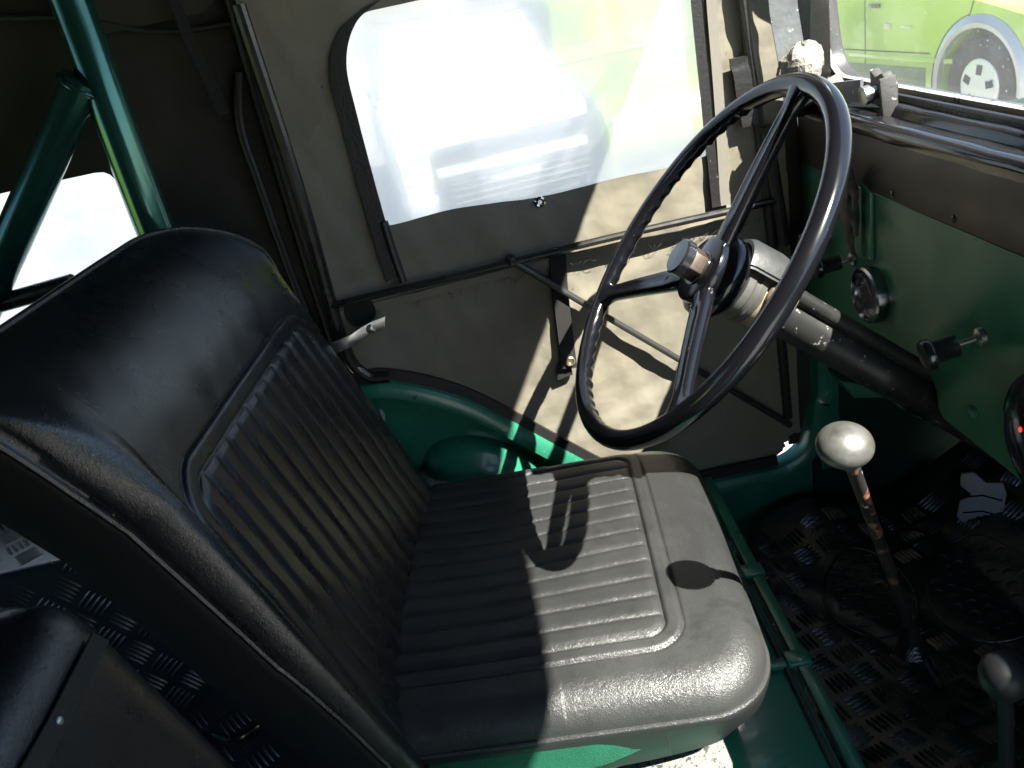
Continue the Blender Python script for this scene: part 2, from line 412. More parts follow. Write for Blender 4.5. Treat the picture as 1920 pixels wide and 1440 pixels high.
# ================================================================ JEEP BODY
YD=1.165
body=thing('jeep_body','green painted steel tub of the open jeep with curved door cutout and seat riser','vehicle body',(0.0,0.48,-0.98))
arch=[(-1.7,-0.47),(-1.4,-0.472),(-1.1,-0.474),(-0.8,-0.477),(-0.55,-0.48),(-0.40,-0.483),(-0.30,-0.488),(-0.213,-0.495),(-0.18,-0.497),(-0.12,-0.523),(-0.061,-0.561),(-0.003,-0.614),(0.072,-0.688),(0.15,-0.76),(0.215,-0.795),(0.284,-0.805),(0.367,-0.806),(0.425,-0.804),(0.458,-0.785),(0.472,-0.75),(0.480,-0.70),(0.488,-0.645),(0.488,-0.30)]
A=smoothpath([(x,YD,z) for x,z in arch],6)
# outer skin below the cutout, a solid 3 mm sheet
V=[];F=[]
n=len(A)
for y in (YD+0.012,YD+0.016):
    for p in A: V.append((p[0],y,p[2]))
    for p in A: V.append((min(p[0],0.55),y,-1.12))
for o_ in (0,2*n):
    for i in range(n-1): F.append((o_+i,o_+i+1,o_+n+i+1,o_+n+i))
part('side_panel',(V,F),GREEN,body)
# inward folded lip along the cutout
lipV=[];lipF=[]
prof=[(0.014,0.000),(0.010,0.004),(-0.004,0.003),(-0.016,-0.002),(-0.021,-0.010),(-0.021,-0.024),(-0.016,-0.026),(-0.015,-0.012),(0.0,-0.006),(0.014,-0.008)]
for i,p in enumerate(A):
    t=nrm(A[min(i+1,n-1)]-A[max(i-1,0)]); nn=np.array([-t[2],0,t[0]]); nn=nn*(1 if nn[2]>=0 or t[2]>0 else 1)
    for (dy,dn) in prof: lipV.append(p+np.array([0,dy,0])+nn*dn)
k=len(prof)
for i in range(n-1):
    lipF+=[(i*k+j,i*k+(j+1)%k,(i+1)*k+(j+1)%k,(i+1)*k+j) for j in range(k)]
lipF+=[tuple(range(k)),tuple((n-1)*k+j for j in range(k))]
part('cutout_lip',(lipV,lipF),GREEN_CHIP,body)
# inner quarter skin behind the seat: pressed panel with a bead and a domed filler boss
def quarter():
    nx,nz=90,60; V=[];F=[]
    for i in range(nx):
        x=-0.42+i*(0.62/(nx-1))
        top=np.interp(x,A[:,0],A[:,2])-0.022
        for j in range(nz):
            z=-0.90+(top+0.90)*j/(nz-1)
            d=top-z
            y=1.195-0.02*math.exp(-(d/0.02)**2)
            y-=0.005*math.exp(-((d-0.060)/0.006)**2)
            y+=0.004*math.exp(-((x+0.155-0.03*math.sin((z+0.6)*22))/0.004)**2)*(1 if z>-0.70 else 0)
            V.append((x,y,z))
    for i in range(nx-1):
        for j in range(nz-1): F.append((i*nz+j,(i+1)*nz+j,(i+1)*nz+j+1,i*nz+j+1))
    return V,F
part('quarter_panel',quarter(),GREEN,body)
def boss():
    V=[];F=[]; nu,nv=40,16
    c=np.array([-0.065,1.185,-0.715]); dirx=nrm([0.80,0,-0.60]); dirz=nrm([0.60,0,0.80])
    for i in range(nv):
        ph=math.pi/2*i/(nv-1)
        for j in range(nu):
            t=2*math.pi*j/nu
            V.append(c+dirx*0.110*math.cos(ph)**0.8*math.cos(t)+dirz*0.070*math.cos(ph)**0.8*math.sin(t)+np.array([0,-0.075,0])*math.sin(ph)**0.85)
    for i in range(nv-1):
        for j in range(nu): F.append((i*nu+j,i*nu+(j+1)%nu,(i+1)*nu+(j+1)%nu,(i+1)*nu+j))
    return V,F
part('wheel_bulge',boss(),GREEN,body)
# floor, riser box under the seat
part('floor_pan',box((0.15,0.48,-0.93),(1.2,1.42,0.02)),GREEN,body)
part('rear_floor',box((-1.02,0.48,-0.885),(1.3,1.42,0.02)),DARKTREAD,body)
AR=np.array([[math.cos(R(2.2)),-math.sin(R(2.2)),0],[math.sin(R(2.2)),math.cos(R(2.2)),0],[0,0,1]])
riser=part('seat_riser',box((0.045,0.82,-0.862),(0.45,0.69,0.115),AR),GREEN,body,bevel=0.004)
e0=np.array([0.277,0.50,-0.803]); e1=np.array([0.302,1.15,-0.803]); ed=nrm(e1-e0); ex=np.array([ed[1],-ed[0],0])
part('edge_strip',box((e0+e1)/2+ex*(-0.008)+[0,0,0.004],(0.016,0.655,0.009),[ex,ed,[0,0,1]]),GREEN_CHIP,riser,bevel=0.002)
part('edge_bead',tube([e0-ex*0.028+[0,0,0.001],e1-ex*0.028+[0,0,0.001]],0.004,8),mat('dark_groove_line',(0.03,0.05,0.045),0.7),riser)  # dark line running behind the edge strip
for yy in (0.735,0.905):
    p0=np.array([np.interp(yy,[e0[1],e1[1]],[e0[0],e1[0]]),yy,-0.801])
    part('riser_rib',box(p0-ex*0.05+[0,0,0.002],(0.10,0.014,0.007),[ex,ed,[0,0,1]]),GREEN,riser,bevel=0.002)
    part('corner_tab',box(p0+[-0.012,0,0.006],(0.03,0.024,0.009),[ex,ed,[0,0,1]]),GREEN,riser,bevel=0.003)
# cowl side ahead of the door, with its flange and bracket
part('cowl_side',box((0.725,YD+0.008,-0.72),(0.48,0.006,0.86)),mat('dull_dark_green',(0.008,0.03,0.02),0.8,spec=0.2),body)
part('cowl_flange',box((0.507,YD-0.012,-0.68),(0.032,0.004,0.30)),GREEN,body)
part('cowl_bracket',prism([(0,0),(0.085,-0.035),(0.088,-0.05),(0.02,-0.035)],(0.500,1.115,-0.635),(1,0,0),(0,0,1),0.05),GREEN_DASH,body,bevel=0.002)
part('firewall',box((0.93,0.48,-0.62),(0.01,1.40,0.80)),BLACKPAINT,body)
part('cowl_top',extrude_y([(0.56,-0.236),(0.60,-0.238),(0.70,-0.275),(0.97,-0.40),(0.97,-0.415),(0.69,-0.290),(0.60,-0.252),(0.56,-0.250)],-0.21,1.19,2),GREEN,body)
# off-side (passenger) sheet metal and rear of the tub
part('passenger_side_panel',join(box((-1.0,-0.21,-0.80),(1.4,0.004,0.66)),box((0.08,-0.21,-1.0),(0.8,0.004,0.24)),box((0.70,-0.21,-0.72),(0.45,0.004,0.86))),GREEN,body)
part('tailgate',box((-1.68,0.48,-0.80),(0.006,1.40,0.66)),GREEN,body)
# wheel housing lined with checker plate
wh=part('wheel_housing',join(box((-1.06,1.065,-0.576),(1.30,0.19,0.006)),box((-1.06,0.973,-0.726),(1.30,0.006,0.296))),TREAD,body)
upn=np.array([0,0,1.0])
part('tread_pattern',bars(lambda x,y:(np.array([x,y,-0.573]),upn),lambda x,y:-1.1<x<-0.43 and 0.985<y<1.15,(-0.6,1.05),R(38),0.043,nb=5,hh=0.0018,hw=0.0026),TREAD,wh)
part('side_tread_pattern',bars(lambda x,y:(np.array([x,0.970,-0.72+y]),np.array([0,-1.0,0])),lambda x,y:-1.0<x<-0.43 and -0.135<y<0.135,(-0.6,0.0),R(40),0.045,nb=5,hh=0.0018,hw=0.0024),DARKTREAD,wh,)
part('floor_tread_pattern',bars(lambda x,y:(np.array([x,y,-0.875]),upn),lambda x,y:-0.95<x<-0.38 and 0.35<y<0.965,(-0.6,0.7),R(35),0.048,nb=5,hh=0.002,hw=0.0026),DARKTREAD,body)
part('housing_edge',tube([(-1.4,0.970,-0.5725),(-0.42,0.970,-0.5725)],0.0025,8),STEEL,wh)
part('seat_bracket_felt',box((0.08,0.635,-0.795),(0.14,0.06,0.02)),FELT,body,bevel=0.006)
part('quarter_felt',box((-0.15,1.13,-0.70),(0.07,0.10,0.05)),FELT,body,bevel=0.01)

# ================================================================ DASHBOARD
dash=thing('dashboard','flat green metal dashboard with black upper band and round gauges','dashboard',(0.48,0.48,-0.54))
XD=0.48
yc,rn=0.8435,0.045
outl=[(1.158,-0.308),(-0.2175,-0.308),(-0.2175,-0.536),(yc-rn-0.01,-0.536)]+[(yc+rn*math.cos(R(a)),-0.527+rn*math.sin(R(a))*0.9) for a in np.linspace(180,0,14)]+[(yc+rn+0.01,-0.536),(1.158,-0.536)]
part('panel',prism(outl,(XD+0.004,0,0),(0,1,0),(0,0,1),0.008),GREEN_DASH,dash,auto=30)
part('lower_flange',join(box((XD+0.016,(1.158+yc+rn+0.012)/2,-0.533),(0.014,1.158-yc-rn-0.012,0.006)),box((XD+0.016,(yc-rn-0.012-0.2175)/2,-0.533),(0.014,yc-rn-0.012+0.2175,0.006))),GREEN_DASH,dash)
part('upper_band',box((XD+0.001,0.47,-0.272),(0.007,1.375,0.068)),BLACKPANEL,dash,bevel=0.001)
ledge=[(0.474,-0.240)]+arc(0.482,-0.231,0.010,190,80,8)+[(0.500,-0.2225),(0.503,-0.226),(0.508,-0.226)]+arc(0.520,-0.222,0.010,160,30,7)+[(0.545,-0.222),(0.60,-0.222),(0.60,-0.236),(0.50,-0.240)]
part('padded_ledge',extrude_y(ledge,-0.21,1.150,40,0.0005),mat('gloss_black_ledge',(0.014,0.014,0.016),0.13,spec=0.7,bumps=[('noise',40,0.08,0.0015)],rvary=0.04),dash)
AX=np.array([-1.0,0,0])
def gauge(y,z,r,name,lab=None):
    gz=part(name,lathe((XD,y,z),AX,[(r,-0.001),(r*1.02,0.006),(r*0.98,0.013),(r*0.90,0.015),(r*0.83,0.011),(r*0.80,0.004)],48),BEZEL if r<0.05 else PLASTIC,dash)
    part('dial',lathe((XD,y,z),AX,[(r*0.82,0.003),(r*0.82,0.0035),(0.0,0.0035)],40),DIALFACE,gz)
    gs=[]
    for k in range(13):
        a=R(-130+k*260/12); d=np.array([0,-math.sin(a),math.cos(a)]); t=np.array([0,math.cos(a),math.sin(a)])
        gs.append(box(np.array([XD-0.0040,y,z])+d*r*0.68,(0.0006,r*0.03,r*(0.16 if k%3==0 else 0.1)),[[1,0,0],t,d]))
    part('tick_marks',join(*gs),DIALMARK,gz,smooth=False)
    a=R(-40); d=np.array([0,-math.sin(a),math.cos(a)]); t=np.array([0,math.cos(a),math.sin(a)])
    part('needle',box(np.array([XD-0.0050,y,z])+d*r*0.3,(0.0008,r*0.05,r*0.75),[[1,0,0],t,d]),DIALMARK,gz,smooth=False)
    part('dial_glass',lathe((XD,y,z),AX,[(r*0.82,0.0095),(0.0,0.0110)],32),film('dial_glass_%s'%name,0.02,(0.9,0.9,0.9),scratch=0.02,glass=0.10),gz)
    return gz
gauge(0.946,-0.436,0.037,'gauge')
sp=gauge(0.600,-0.462,0.070,'speedometer')
part('warning_lamp',lathe((XD,0.655,-0.477),AX,[(0.0028,0.003),(0.0028,0.005),(0.0,0.006)],16),REDLAMP,sp)
def pull_knob(y,z,L,r,tilt=0.0):
    ax=nrm([-1,0.12,-tilt]); o=np.array([XD,y,z])
    kb=part('pull_knob',lathe(o,ax,[(r*0.35,L-0.034),(r*0.72,L-0.033),(r*0.72,L-0.012),(r*0.80,L-0.010),(r,L-0.008),(r*1.02,L-0.003),(r*0.92,L),(r*0.6,L-0.001),(0,L-0.0015)],28),PLASTIC,dash)
    part('shaft',lathe(o,ax,[(0.0032,-0.002),(0.0032,L-0.03)],12),STEEL,kb)
    part('bezel_nut',lathe(o,ax,[(0.010,-0.002),(0.010,0.003),(0.006,0.006),(0.0035,0.0065)],20),STEEL,kb)
pull_knob(0.728,-0.409,0.058,0.0165,0.2)
pull_knob(1.003,-0.407,0.050,0.0135,0.1)
pull_knob(1.075,-0.395,0.040,0.0155,0.1)
part('empty_switch_hole',lathe((XD,0.995,-0.504),AX,[(0.0085,0.0003),(0.0085,0.0012),(0.0065,0.0012),(0.0062,-0.004),(0.0,-0.004)],20),SHADOWSEAM,dash)
for y,z in ((0.905,-0.510),(0.735,-0.500)):
    part('bolt_head',lathe((XD,y,z),AX,[(0.008,-0.001),(0.0075,0.003),(0.004,0.005),(0,0.0052)],14),GREEN_DASH,dash)
for y in (1.06,0.90,0.78,0.66):
    part('trim_screw',lathe((XD-0.0025,y,-0.298),AX,[(0.0045,-0.001),(0.0042,0.001),(0.002,0.002),(0,0.0021)],12),BLACKPAINT,dash)
part('dash_wire',tube(smoothpath([(XD+0.02,1.10,-0.545),(XD+0.01,1.03,-0.575),(XD+0.02,0.95,-0.560),(XD+0.03,0.90,-0.60),(XD+0.06,0.86,-0.57)],8),0.0035,8),PLASTIC,dash)
part('latch_rail',prism([(-0.012,-0.042),(0.012,-0.042),(0.013,0.045),(-0.010,0.052)],(XD-0.003,0.958,-0.350),(0,-1,0),(0,0,1),0.006),GREEN_DASH,dash,bevel=0.002)

# ================================================================ WINDSCREEN
ws=thing('windshield','black windscreen frame with dusty flat glass above the dashboard','windshield',(0.53,0.48,-0.215))
lean=np.array([-0.10,0,0.995]); lean=nrm(lean); fx=np.cross([0,1.0,0],lean)   # fx points forward
W0=np.array([0.548,0.0,-0.222])
def wsp(y,h,d=0.0): return W0+np.array([0,y,0])+lean*h+fx*d
fr=[]
gy0,gy1,gh0,gh1,rc=-0.20,1.190,0.016,0.525,0.050
out=[(-0.21,0.0),(1.185,0.0),(1.185,0.46),(-0.21,0.46)]
def frame_ring(o_rect, i_rect, rc, d0, d1, nseg=8):
    (a0,a1,b0,b1)=o_rect; (c0,c1,e0_,e1_)=i_rect
    inn=arc(c1-rc,e1_-rc,rc,0,90,nseg)+arc(c0+rc,e1_-rc,rc,90,180,nseg)+arc(c0+rc,e0_+rc,rc,180,270,nseg)+arc(c1-rc,e0_+rc,rc,270,360,nseg)
    ro=0.01
    ou=arc(a1-ro,b1-ro,ro,0,90,nseg)+arc(a0+ro,b1-ro,ro,90,180,nseg)+arc(a0+ro,b0+ro,ro,180,270,nseg)+arc(a1-ro,b0+ro,ro,270,360,nseg)
    k=len(inn); V=[]
    for d in (d0,d1):
        V+=[wsp(y,h,d) for y,h in inn]; V+=[wsp(y,h,d) for y,h in ou]
    F=[]
    for i in range(k):
        j=(i+1)%k
        F+=[(i,j,k+j,k+i),(2*k+i,2*k+j,3*k+j,3*k+i),(i,j,2*k+j,2*k+i),(k+i,k+j,3*k+j,3*k+i)]
    return np.array(V),F
part('frame',frame_ring((-0.26,1.245,-0.035,0.57),(gy0,gy1,gh0,gh1),rc,-0.018,0.018),BLACKPAINT,ws,bevel=0.004)
part('inner_flange',frame_ring((gy0-0.012,gy1+0.012,gh0-0.012,gh1+0.012),(gy0+0.004,gy1-0.004,gh0+0.004,gh1-0.004),rc-0.004,-0.024,-0.0185),BLACKPAINT,ws,bevel=0.001)
part('glass_seal',frame_ring((gy0-0.003,gy1+0.003,gh0-0.003,gh1+0.003),(gy0+0.007,gy1-0.007,gh0+0.007,gh1-0.007),rc-0.006,-0.012,-0.004),mat('pale_old_seal',(0.33,0.31,0.27),0.7,bumps=[('noise',120,0.5,0.002)],speck=[((0.05,0.05,0.05),60,0.6)]),ws)
P=[wsp(gy0,gh0),wsp(gy1,gh0),wsp(gy1,gh1),wsp(gy0,gh1)]
part('glass',(P,[(0,1,2,3)]),WINDGLASS,ws,smooth=False)
part('lower_bead',tube([wsp(y,0.012,-0.020) for y in np.linspace(-0.2,1.0,12)],0.005,10),BLACKPAINT,ws)
# swing-out stay and its bracket on the sill
bk=part('stay_bracket',join(prism([(-0.022,-0.020),(0.020,-0.020),(0.026,0.006),(0.010,0.020),(-0.006,0.014),(-0.018,0.022)],wsp(0.985,0.030,-0.034),(0,-1,0),lean,0.012),box(wsp(0.962,0.022,-0.04),(0.02,0.005,0.05),[fx,[0,1,0],lean])),mat('dark_bracket',(0.07,0.068,0.065),0.5,bumps=[('noise',80,0.4,0.002)],speck=[((0.45,0.44,0.42),60,0.64)]),ws,bevel=0.002)
part('stay_arm',ribbon(smoothpath([wsp(1.15,0.006,-0.05),wsp(1.08,0.020,-0.052),wsp(1.005,0.030,-0.05)],6),np.array([0.0,0.0,0.026]),0.004),CHIPPED,bk)
part('thumb_screw',lathe(wsp(0.985,0.028,-0.038),-fx,[(0.008,0),(0.008,0.012),(0.011,0.013),(0.011,0.022),(0,0.023)],16),STEEL,bk)
wp=part('wiper',tube([wsp(0.60,0.13,0.045),wsp(0.74,0.070,0.045)],0.006,8),PLASTIC,ws)
part('wiper_blade',box((wsp(0.60,0.13,0.035)+wsp(0.74,0.070,0.035))/2,(0.012,0.16,0.008),[fx,nrm(wsp(0.60,0.13)-wsp(0.74,0.070)),np.cross(fx,nrm(wsp(0.60,0.13)-wsp(0.74,0.070)))]),PLASTIC,wp)

# ================================================================ FRONT DOOR POST
post=thing('door_post','canvas and steel front door post with torn white tape wrapped round it','door post',(0.44,1.16,-0.80))
part('post_channel',box((0.505,1.175,-0.02),(0.05,0.03,0.42)),BLACKPAINT,post,bevel=0.004)
flat=part('chipped_bar',ribbon([(0.452,1.125,0.16),(0.448,1.125,0.0),(0.452,1.125,-0.10),(0.462,1.125,-0.175)],np.array([0.034,-0.008,0]),0.006),CHIPPED,post)
def wad():
    V=[];F=[]; rng=random.Random(8); nu,nv=22,12
    for i in range(nv):
        ph=-math.pi/2+math.pi*i/(nv-1)
        for j in range(nu):
            t=2*math.pi*j/nu; q=1+0.14*math.sin(3*t+2*ph)+rng.uniform(-.07,.07)
            V.append((0.470+0.030*q*math.cos(ph)*math.cos(t),1.118+0.020*q*math.cos(ph)*math.sin(t),-0.172+0.028*math.sin(ph)*q))
    for i in range(nv-1):
        for j in range(nu): F.append((i*nu+j,i*nu+(j+1)%nu,(i+1)*nu+(j+1)%nu,(i+1)*nu+j))
    return V,F
tw=part('tape_wad',wad(),TAPE,post,auto=12)
part('tape_tail',ribbon(smoothpath([(0.445,1.095,-0.195),(0.475,1.088,-0.200),(0.510,1.090,-0.192)],5),np.array([0.0,0.012,0.010]),0.003),TAPE,tw)
part('latch_cup',lathe((0.470,1.10,-0.215),(0.2,-0.5,-0.8),[(0.024,-0.02),(0.025,0.008),(0.020,0.010),(0.018,-0.012),(0,-0.012)],20),BLACKPAINT,post)
part('frame_gusset',prism([(0,0),(0.075,0),(0.07,-0.10)],(0.478,1.105,0.02),(1,0,0),(0,0,1),0.004),CHIPPED,post)
def strip(pts,w,y,th=0.006,wob=0.002,seed=1):
    P=smoothpath([(x,y,z) for x,z in pts],8); P[:,0]+=wob*noise1(np.linspace(0,9,len(P)),seed); P[:,1]+=wob*noise1(np.linspace(0,7,len(P)),seed+5)
    return ribbon(P,np.array([w,0,0]),th)
part('canvas_flap',strip([(0.405,0.08),(0.410,-0.10),(0.418,-0.25),(0.432,-0.42),(0.440,-0.62),(0.445,-0.76)],0.050,1.178,0.004),CANVAS,post)
part('dark_flap',strip([(0.446,0.08),(0.452,-0.15),(0.458,-0.30),(0.462,-0.45),(0.466,-0.66),(0.47,-0.78)],0.052,1.172,0.004,seed=4),CANVAS_DARK,post)
part('welt_cord',tube(smoothpath([(0.410,1.158,0.08),(0.408,1.155,-0.03),(0.413,1.155,-0.12),(0.422,1.158,-0.22),(0.428,1.158,-0.34),(0.434,1.16,-0.45),(0.441,1.16,-0.72)],8),0.0075,10),WELT,post)
part('fringed_welt',tube(smoothpath([(0.436,1.150,0.06),(0.430,1.150,-0.05),(0.428,1.150,-0.075)],6),0.006,10),WELT,post)
part('rubber_tab',strip([(0.398,-0.148),(0.403,-0.19),(0.409,-0.24)],0.024,1.152,0.005,0.001,2),WELT,post)
part('lower_post_tube',tube([(0.430,1.150,-0.245),(0.447,1.150,-0.42)],0.009,10),WELT,post)

# ================================================================ SOFT TOP
top=thing('soft_top','dark canvas soft top with rear quarter curtain and clouded side window','soft top',(-0.6,0.48,-0.48))
def sheet(xa,xb,za,zb,y,hole=None,cell=0.006,amp=0.004,seed=0,axis='y'):
    nx=int(abs(xb-xa)/cell); nz=int(abs(zb-za)/cell); X=np.linspace(xa,xb,nx+1); Z=np.linspace(za,zb,nz+1)
    xx,zz=np.meshgrid(X,Z,indexing='ij')
    yy=y+amp*(noise1(xx*14+zz*5,seed)+noise1(zz*17-xx*6,seed+1))*0.6
    V=np.stack([xx,yy,zz],-1).reshape(-1,3); F=[]
    if hole is not None:
        s=hole(V[:,0],V[:,2])
        e=1e-4
        gx_=(hole(V[:,0]+e,V[:,2])-hole(V[:,0]-e,V[:,2]))/(2*e); gz_=(hole(V[:,0],V[:,2]+e)-hole(V[:,0],V[:,2]-e))/(2*e)
        near=np.abs(s)<cell*0.75
        V[near,0]-=(s*gx_)[near]; V[near,2]-=(s*gz_)[near]
        s=np.where(near,0,s)
    for i in range(nx):
        for j in range(nz):
            q=(i*(nz+1)+j,(i+1)*(nz+1)+j,(i+1)*(nz+1)+j+1,i*(nz+1)+j+1)
            if hole is not None and min(s[k] for k in q)<-1e-9: continue
            F.append(q)
    return V,F
def thicken(g,th):
    o=g; v,f=o; return v,f
qh=lambda x,z: rsdf(x,z,-1.25,-0.464,-0.44,-0.121,0.02)
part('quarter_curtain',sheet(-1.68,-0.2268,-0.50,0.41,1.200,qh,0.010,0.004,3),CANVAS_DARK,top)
part('quarter_window',([(-1.25,1.203,-0.44),(-0.464,1.203,-0.44),(-0.464,1.203,-0.121),(-1.25,1.203,-0.121)],[(0,1,2,3)]),VINYLREAR,top,smooth=False)
rf=[]; nx,ny=30,30;V=[];F=[]
for i in range(nx):
    for j in range(ny):
        x=-1.70+2.215*i/(nx-1); y=-0.24+1.455*j/(ny-1); t=(y-0.48)/0.73
        V.append((x,y,0.37+0.03*(1-t*t)-0.03*max(0,abs(t)-0.9)*10*0.3+0.004*noise1(np.array(x*9+y*3),2)))
for i in range(nx-1):
    for j in range(ny-1): F.append((i*ny+j,(i+1)*ny+j,(i+1)*ny+j+1,i*ny+j+1))
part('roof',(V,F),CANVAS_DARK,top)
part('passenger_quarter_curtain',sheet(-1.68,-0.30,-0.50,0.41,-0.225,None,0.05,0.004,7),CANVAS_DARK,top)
part('added_light_curtain',sheet(0.05,0.49,-0.20,0.40,-0.236,None,0.03,0.004,17),CANVAS_DARK,top)  # added unseen sheet that cuts light from the passenger side
ov,of=[],[]
for (ya,yb2,za,zb) in ((-0.23,0.10,-0.5,0.40),(0.95,1.2,-0.5,0.40),(0.10,0.95,-0.5,-0.40),(0.10,0.95,0.30,0.40)):
    b0=len(ov); ov+=[(-1.69,ya,za),(-1.69,yb2,za),(-1.69,yb2,zb),(-1.69,ya,zb)]; of.append((b0,b0+1,b0+2,b0+3))
part('rear_curtain',(ov,of),CANVAS_DARK,top,smooth=False)
part('header_bow',box((0.505,0.48,0.365),(0.03,1.40,0.05)),CANVAS_DARK,top,bevel=0.006)
part('side_valance',sheet(-1.68,0.50,0.02,0.40,1.206,None,0.02,0.003,11),CANVAS_DARK,top)
part('valance_hem',tube(smoothpath([(-0.62,1.185,0.10),(-0.44,1.183,0.068),(-0.33,1.182,0.030),(-0.20,1.182,0.022),(0.0,1.183,0.024)],8),0.004,8),WELT,top)
part('rolled_flap',prism(arc(0.04,0.04,0.03,180,270,8)+arc(0.16,0.04,0.03,270,360,8)+[(0.19,0.2),(0.01,0.2)],(-0.44,1.185,0.030),(1,0,0),(0,0,1),0.010),CANVAS_DARK,top,bevel=0.003)
part('hanging_strap',ribbon([(-0.300,1.165,0.12),(-0.297,1.165,0.02),(-0.285,1.168,-0.08)],np.array([0.014,0,0]),0.003),WEBBING,top)
part('rear_post_tube',tube(smoothpath([(-0.232,1.182,0.05),(-0.236,1.182,-0.10),(-0.238,1.182,-0.30),(-0.236,1.182,-0.48)],6),0.012,12),WELT,top)
part('curtain_welt',tube(smoothpath([(-0.252,1.178,-0.035),(-0.272,1.180,-0.10),(-0.272,1.180,-0.18),(-0.270,1.182,-0.30),(-0.262,1.182,-0.46)],8),0.006,10),WELT,top)
part('curtain_flap',strip([(-0.246,-0.04),(-0.258,-0.11),(-0.257,-0.25),(-0.252,-0.45)],0.026,1.188,0.004,0.002,9),CANVAS_DARK,top)

# ================================================================ CANVAS DOOR
door=thing('canvas_door','olive canvas driver door with scratched clear window and black tube frame','door',(0.08,YD,-0.80))
wh_=lambda x,z: rsdf(x,z,-0.118,0.348,-0.2725,0.002,0.0012) if False else np.maximum(rsdf(x,z,-0.118,0.348,-0.50,0.002,0.055), -(z+0.2725+0.004*np.sin((x-0.06)*13)-0.002*np.cos(x*31)))
archx=A[:,0]; archz=A[:,2]
order=np.argsort(archx[:int(n*0.86)])
def door_hole(x,z):
    win=wh_(x,z)
    bot=(z-(np.interp(x,archx[:int(n*0.86)][order],archz[:int(n*0.86)][order])+0.012+0.028*np.exp(-((x-0.448)/0.016)**2)))*0.75
    return np.minimum(win,bot)
pan=part('canvas_panel',sheet(-0.226,0.462,-0.81,0.075,YD,door_hole,0.0058,0.005,21),CANVAS,door)
part('window_pane',([(-0.15,YD+0.006,-0.30),(0.37,YD+0.006,-0.30),(0.37,YD+0.006,0.03),(-0.15,YD+0.006,0.03)],[(0,1,2,3)]),VINYLPANE,door,smooth=False)
part('rear_window_binding',ribbon(smoothpath([(-0.060,YD-0.004,0.010),(-0.100,YD-0.004,-0.012),(-0.124,YD-0.004,-0.055),(-0.128,YD-0.004,-0.12),(-0.128,YD-0.005,-0.25),(-0.125,YD-0.006,-0.345)],8),np.array([0.024,0,0.006]),0.004),WELT,door)
part('binding_cord',tube(smoothpath([(-0.118,YD-0.008,-0.262),(-0.117,YD-0.008,-0.30),(-0.113,YD-0.010,-0.352)],6),0.006,10),WELT,door)
part('front_window_binding',ribbon(smoothpath([(0.352,YD-0.004,0.08),(0.351,YD-0.004,-0.07),(0.352,YD-0.004,-0.20),(0.353,YD-0.005,-0.345)],8),np.array([0.013,0,0]),0.005),WELT,door)
part('front_stitch_tape',ribbon(smoothpath([(0.374,YD-0.004,0.08),(0.371,YD-0.004,-0.07),(0.370,YD-0.004,-0.20),(0.366,YD-0.005,-0.345)],8),np.array([0.014,0,0]),0.004),mat('grey_canvas_tape',(0.22,0.20,0.17),0.9,bumps=[('weave',420,0.4,0.0006)]),door)
part('waist_rod',tube(smoothpath([(-0.222,1.148,-0.362),(0.0,1.146,-0.357),(0.2,1.146,-0.352),(0.445,1.148,-0.352)],6),0.0055,10),BLACKPAINT,door)
br=part('brace_rod',tube([(0.046,1.146,-0.354),(0.258,1.150,-0.556),(0.44,1.150,-0.73)],0.0052,10),mat('worn_black_rod',(0.05,0.05,0.05),0.35,metal=0.4,bumps=[('noise',200,0.2,0.0005)]),door)
part('weld_blob',lathe((0.045,1.146,-0.353),(0,-1,0),[(0.008,-0.006),(0.009,0.0),(0.006,0.007),(0,0.009)],14),BLACKPAINT,door)
part('rear_frame_rod',tube(smoothpath([(-0.222,1.155,0.04),(-0.218,1.152,-0.20),(-0.222,1.152,-0.42),(-0.205,1.152,-0.480),(-0.17,1.152,-0.492)],8),0.009,10),BLACKPAINT,door)
hem=[(-0.22,-0.382),(-0.10,-0.379),(0.05,-0.374),(0.2,-0.371),(0.30,-0.375),(0.40,-0.368)]
P=smoothpath([(x,YD-0.005,z) for x,z in hem],8); P[:,2]+=0.0012*noise1(np.linspace(0,30,len(P)),4)
part('hem_fold',ribbon(P,np.array([0,0,0.012]),0.003),CANVAS,door)
rng=random.Random(5); gs=[]
for k in range(46):
    x=rng.uniform(0.1,0.42) if k>12 else rng.uniform(-0.1,0.12); z=np.interp(x,[h[0] for h in hem],[h[1] for h in hem])-0.006
    L_=rng.uniform(0.006,0.020)*(1.6 if 0.28<x<0.36 else 1); dx=rng.uniform(-1,1)*L_
    gs.append(tube(smoothpath([(x,YD-0.007,z),(x+dx*.6,YD-0.010,z-L_*.25),(x+dx,YD-0.008,z-L_*rng.uniform(.2,.6))],3),0.00035,5))
part('frayed_threads',join(*gs),CANVAS_DARK,door)
st=part('pull_strap',ribbon(smoothpath([at(1046,478,y=1.154),at(1050,540,y=1.153),at(1058,610,y=1.150),at(1068,690,y=1.148)],6),np.array([0.023,0.002,-0.004]),0.003),WEBBING,door)
part('strap_snap',lathe(at(1069,677,y=1.146),(0,-1,0),[(0.0075,-0.001),(0.0078,0.002),(0.006,0.004),(0.0035,0.003),(0.003,0.0005),(0,0.0005)],20),mat('brass_snap',(0.6,0.52,0.36),0.3,metal=0.9),st)
part('torn_strap_end',ribbon([at(1060,680,y=1.152),at(1058,697,y=1.153),at(1060,707,y=1.154)],np.array([0.024,0,0.004]),0.002),WEBBING,st)
part('window_snap',lathe((0.1025,YD-0.002,-0.2835),(0,-1,0),[(0.008,-0.001),(0.0082,0.002),(0.006,0.004),(0.004,0.003),(0.003,0.001),(0,0.001)],20),CHROME,door)
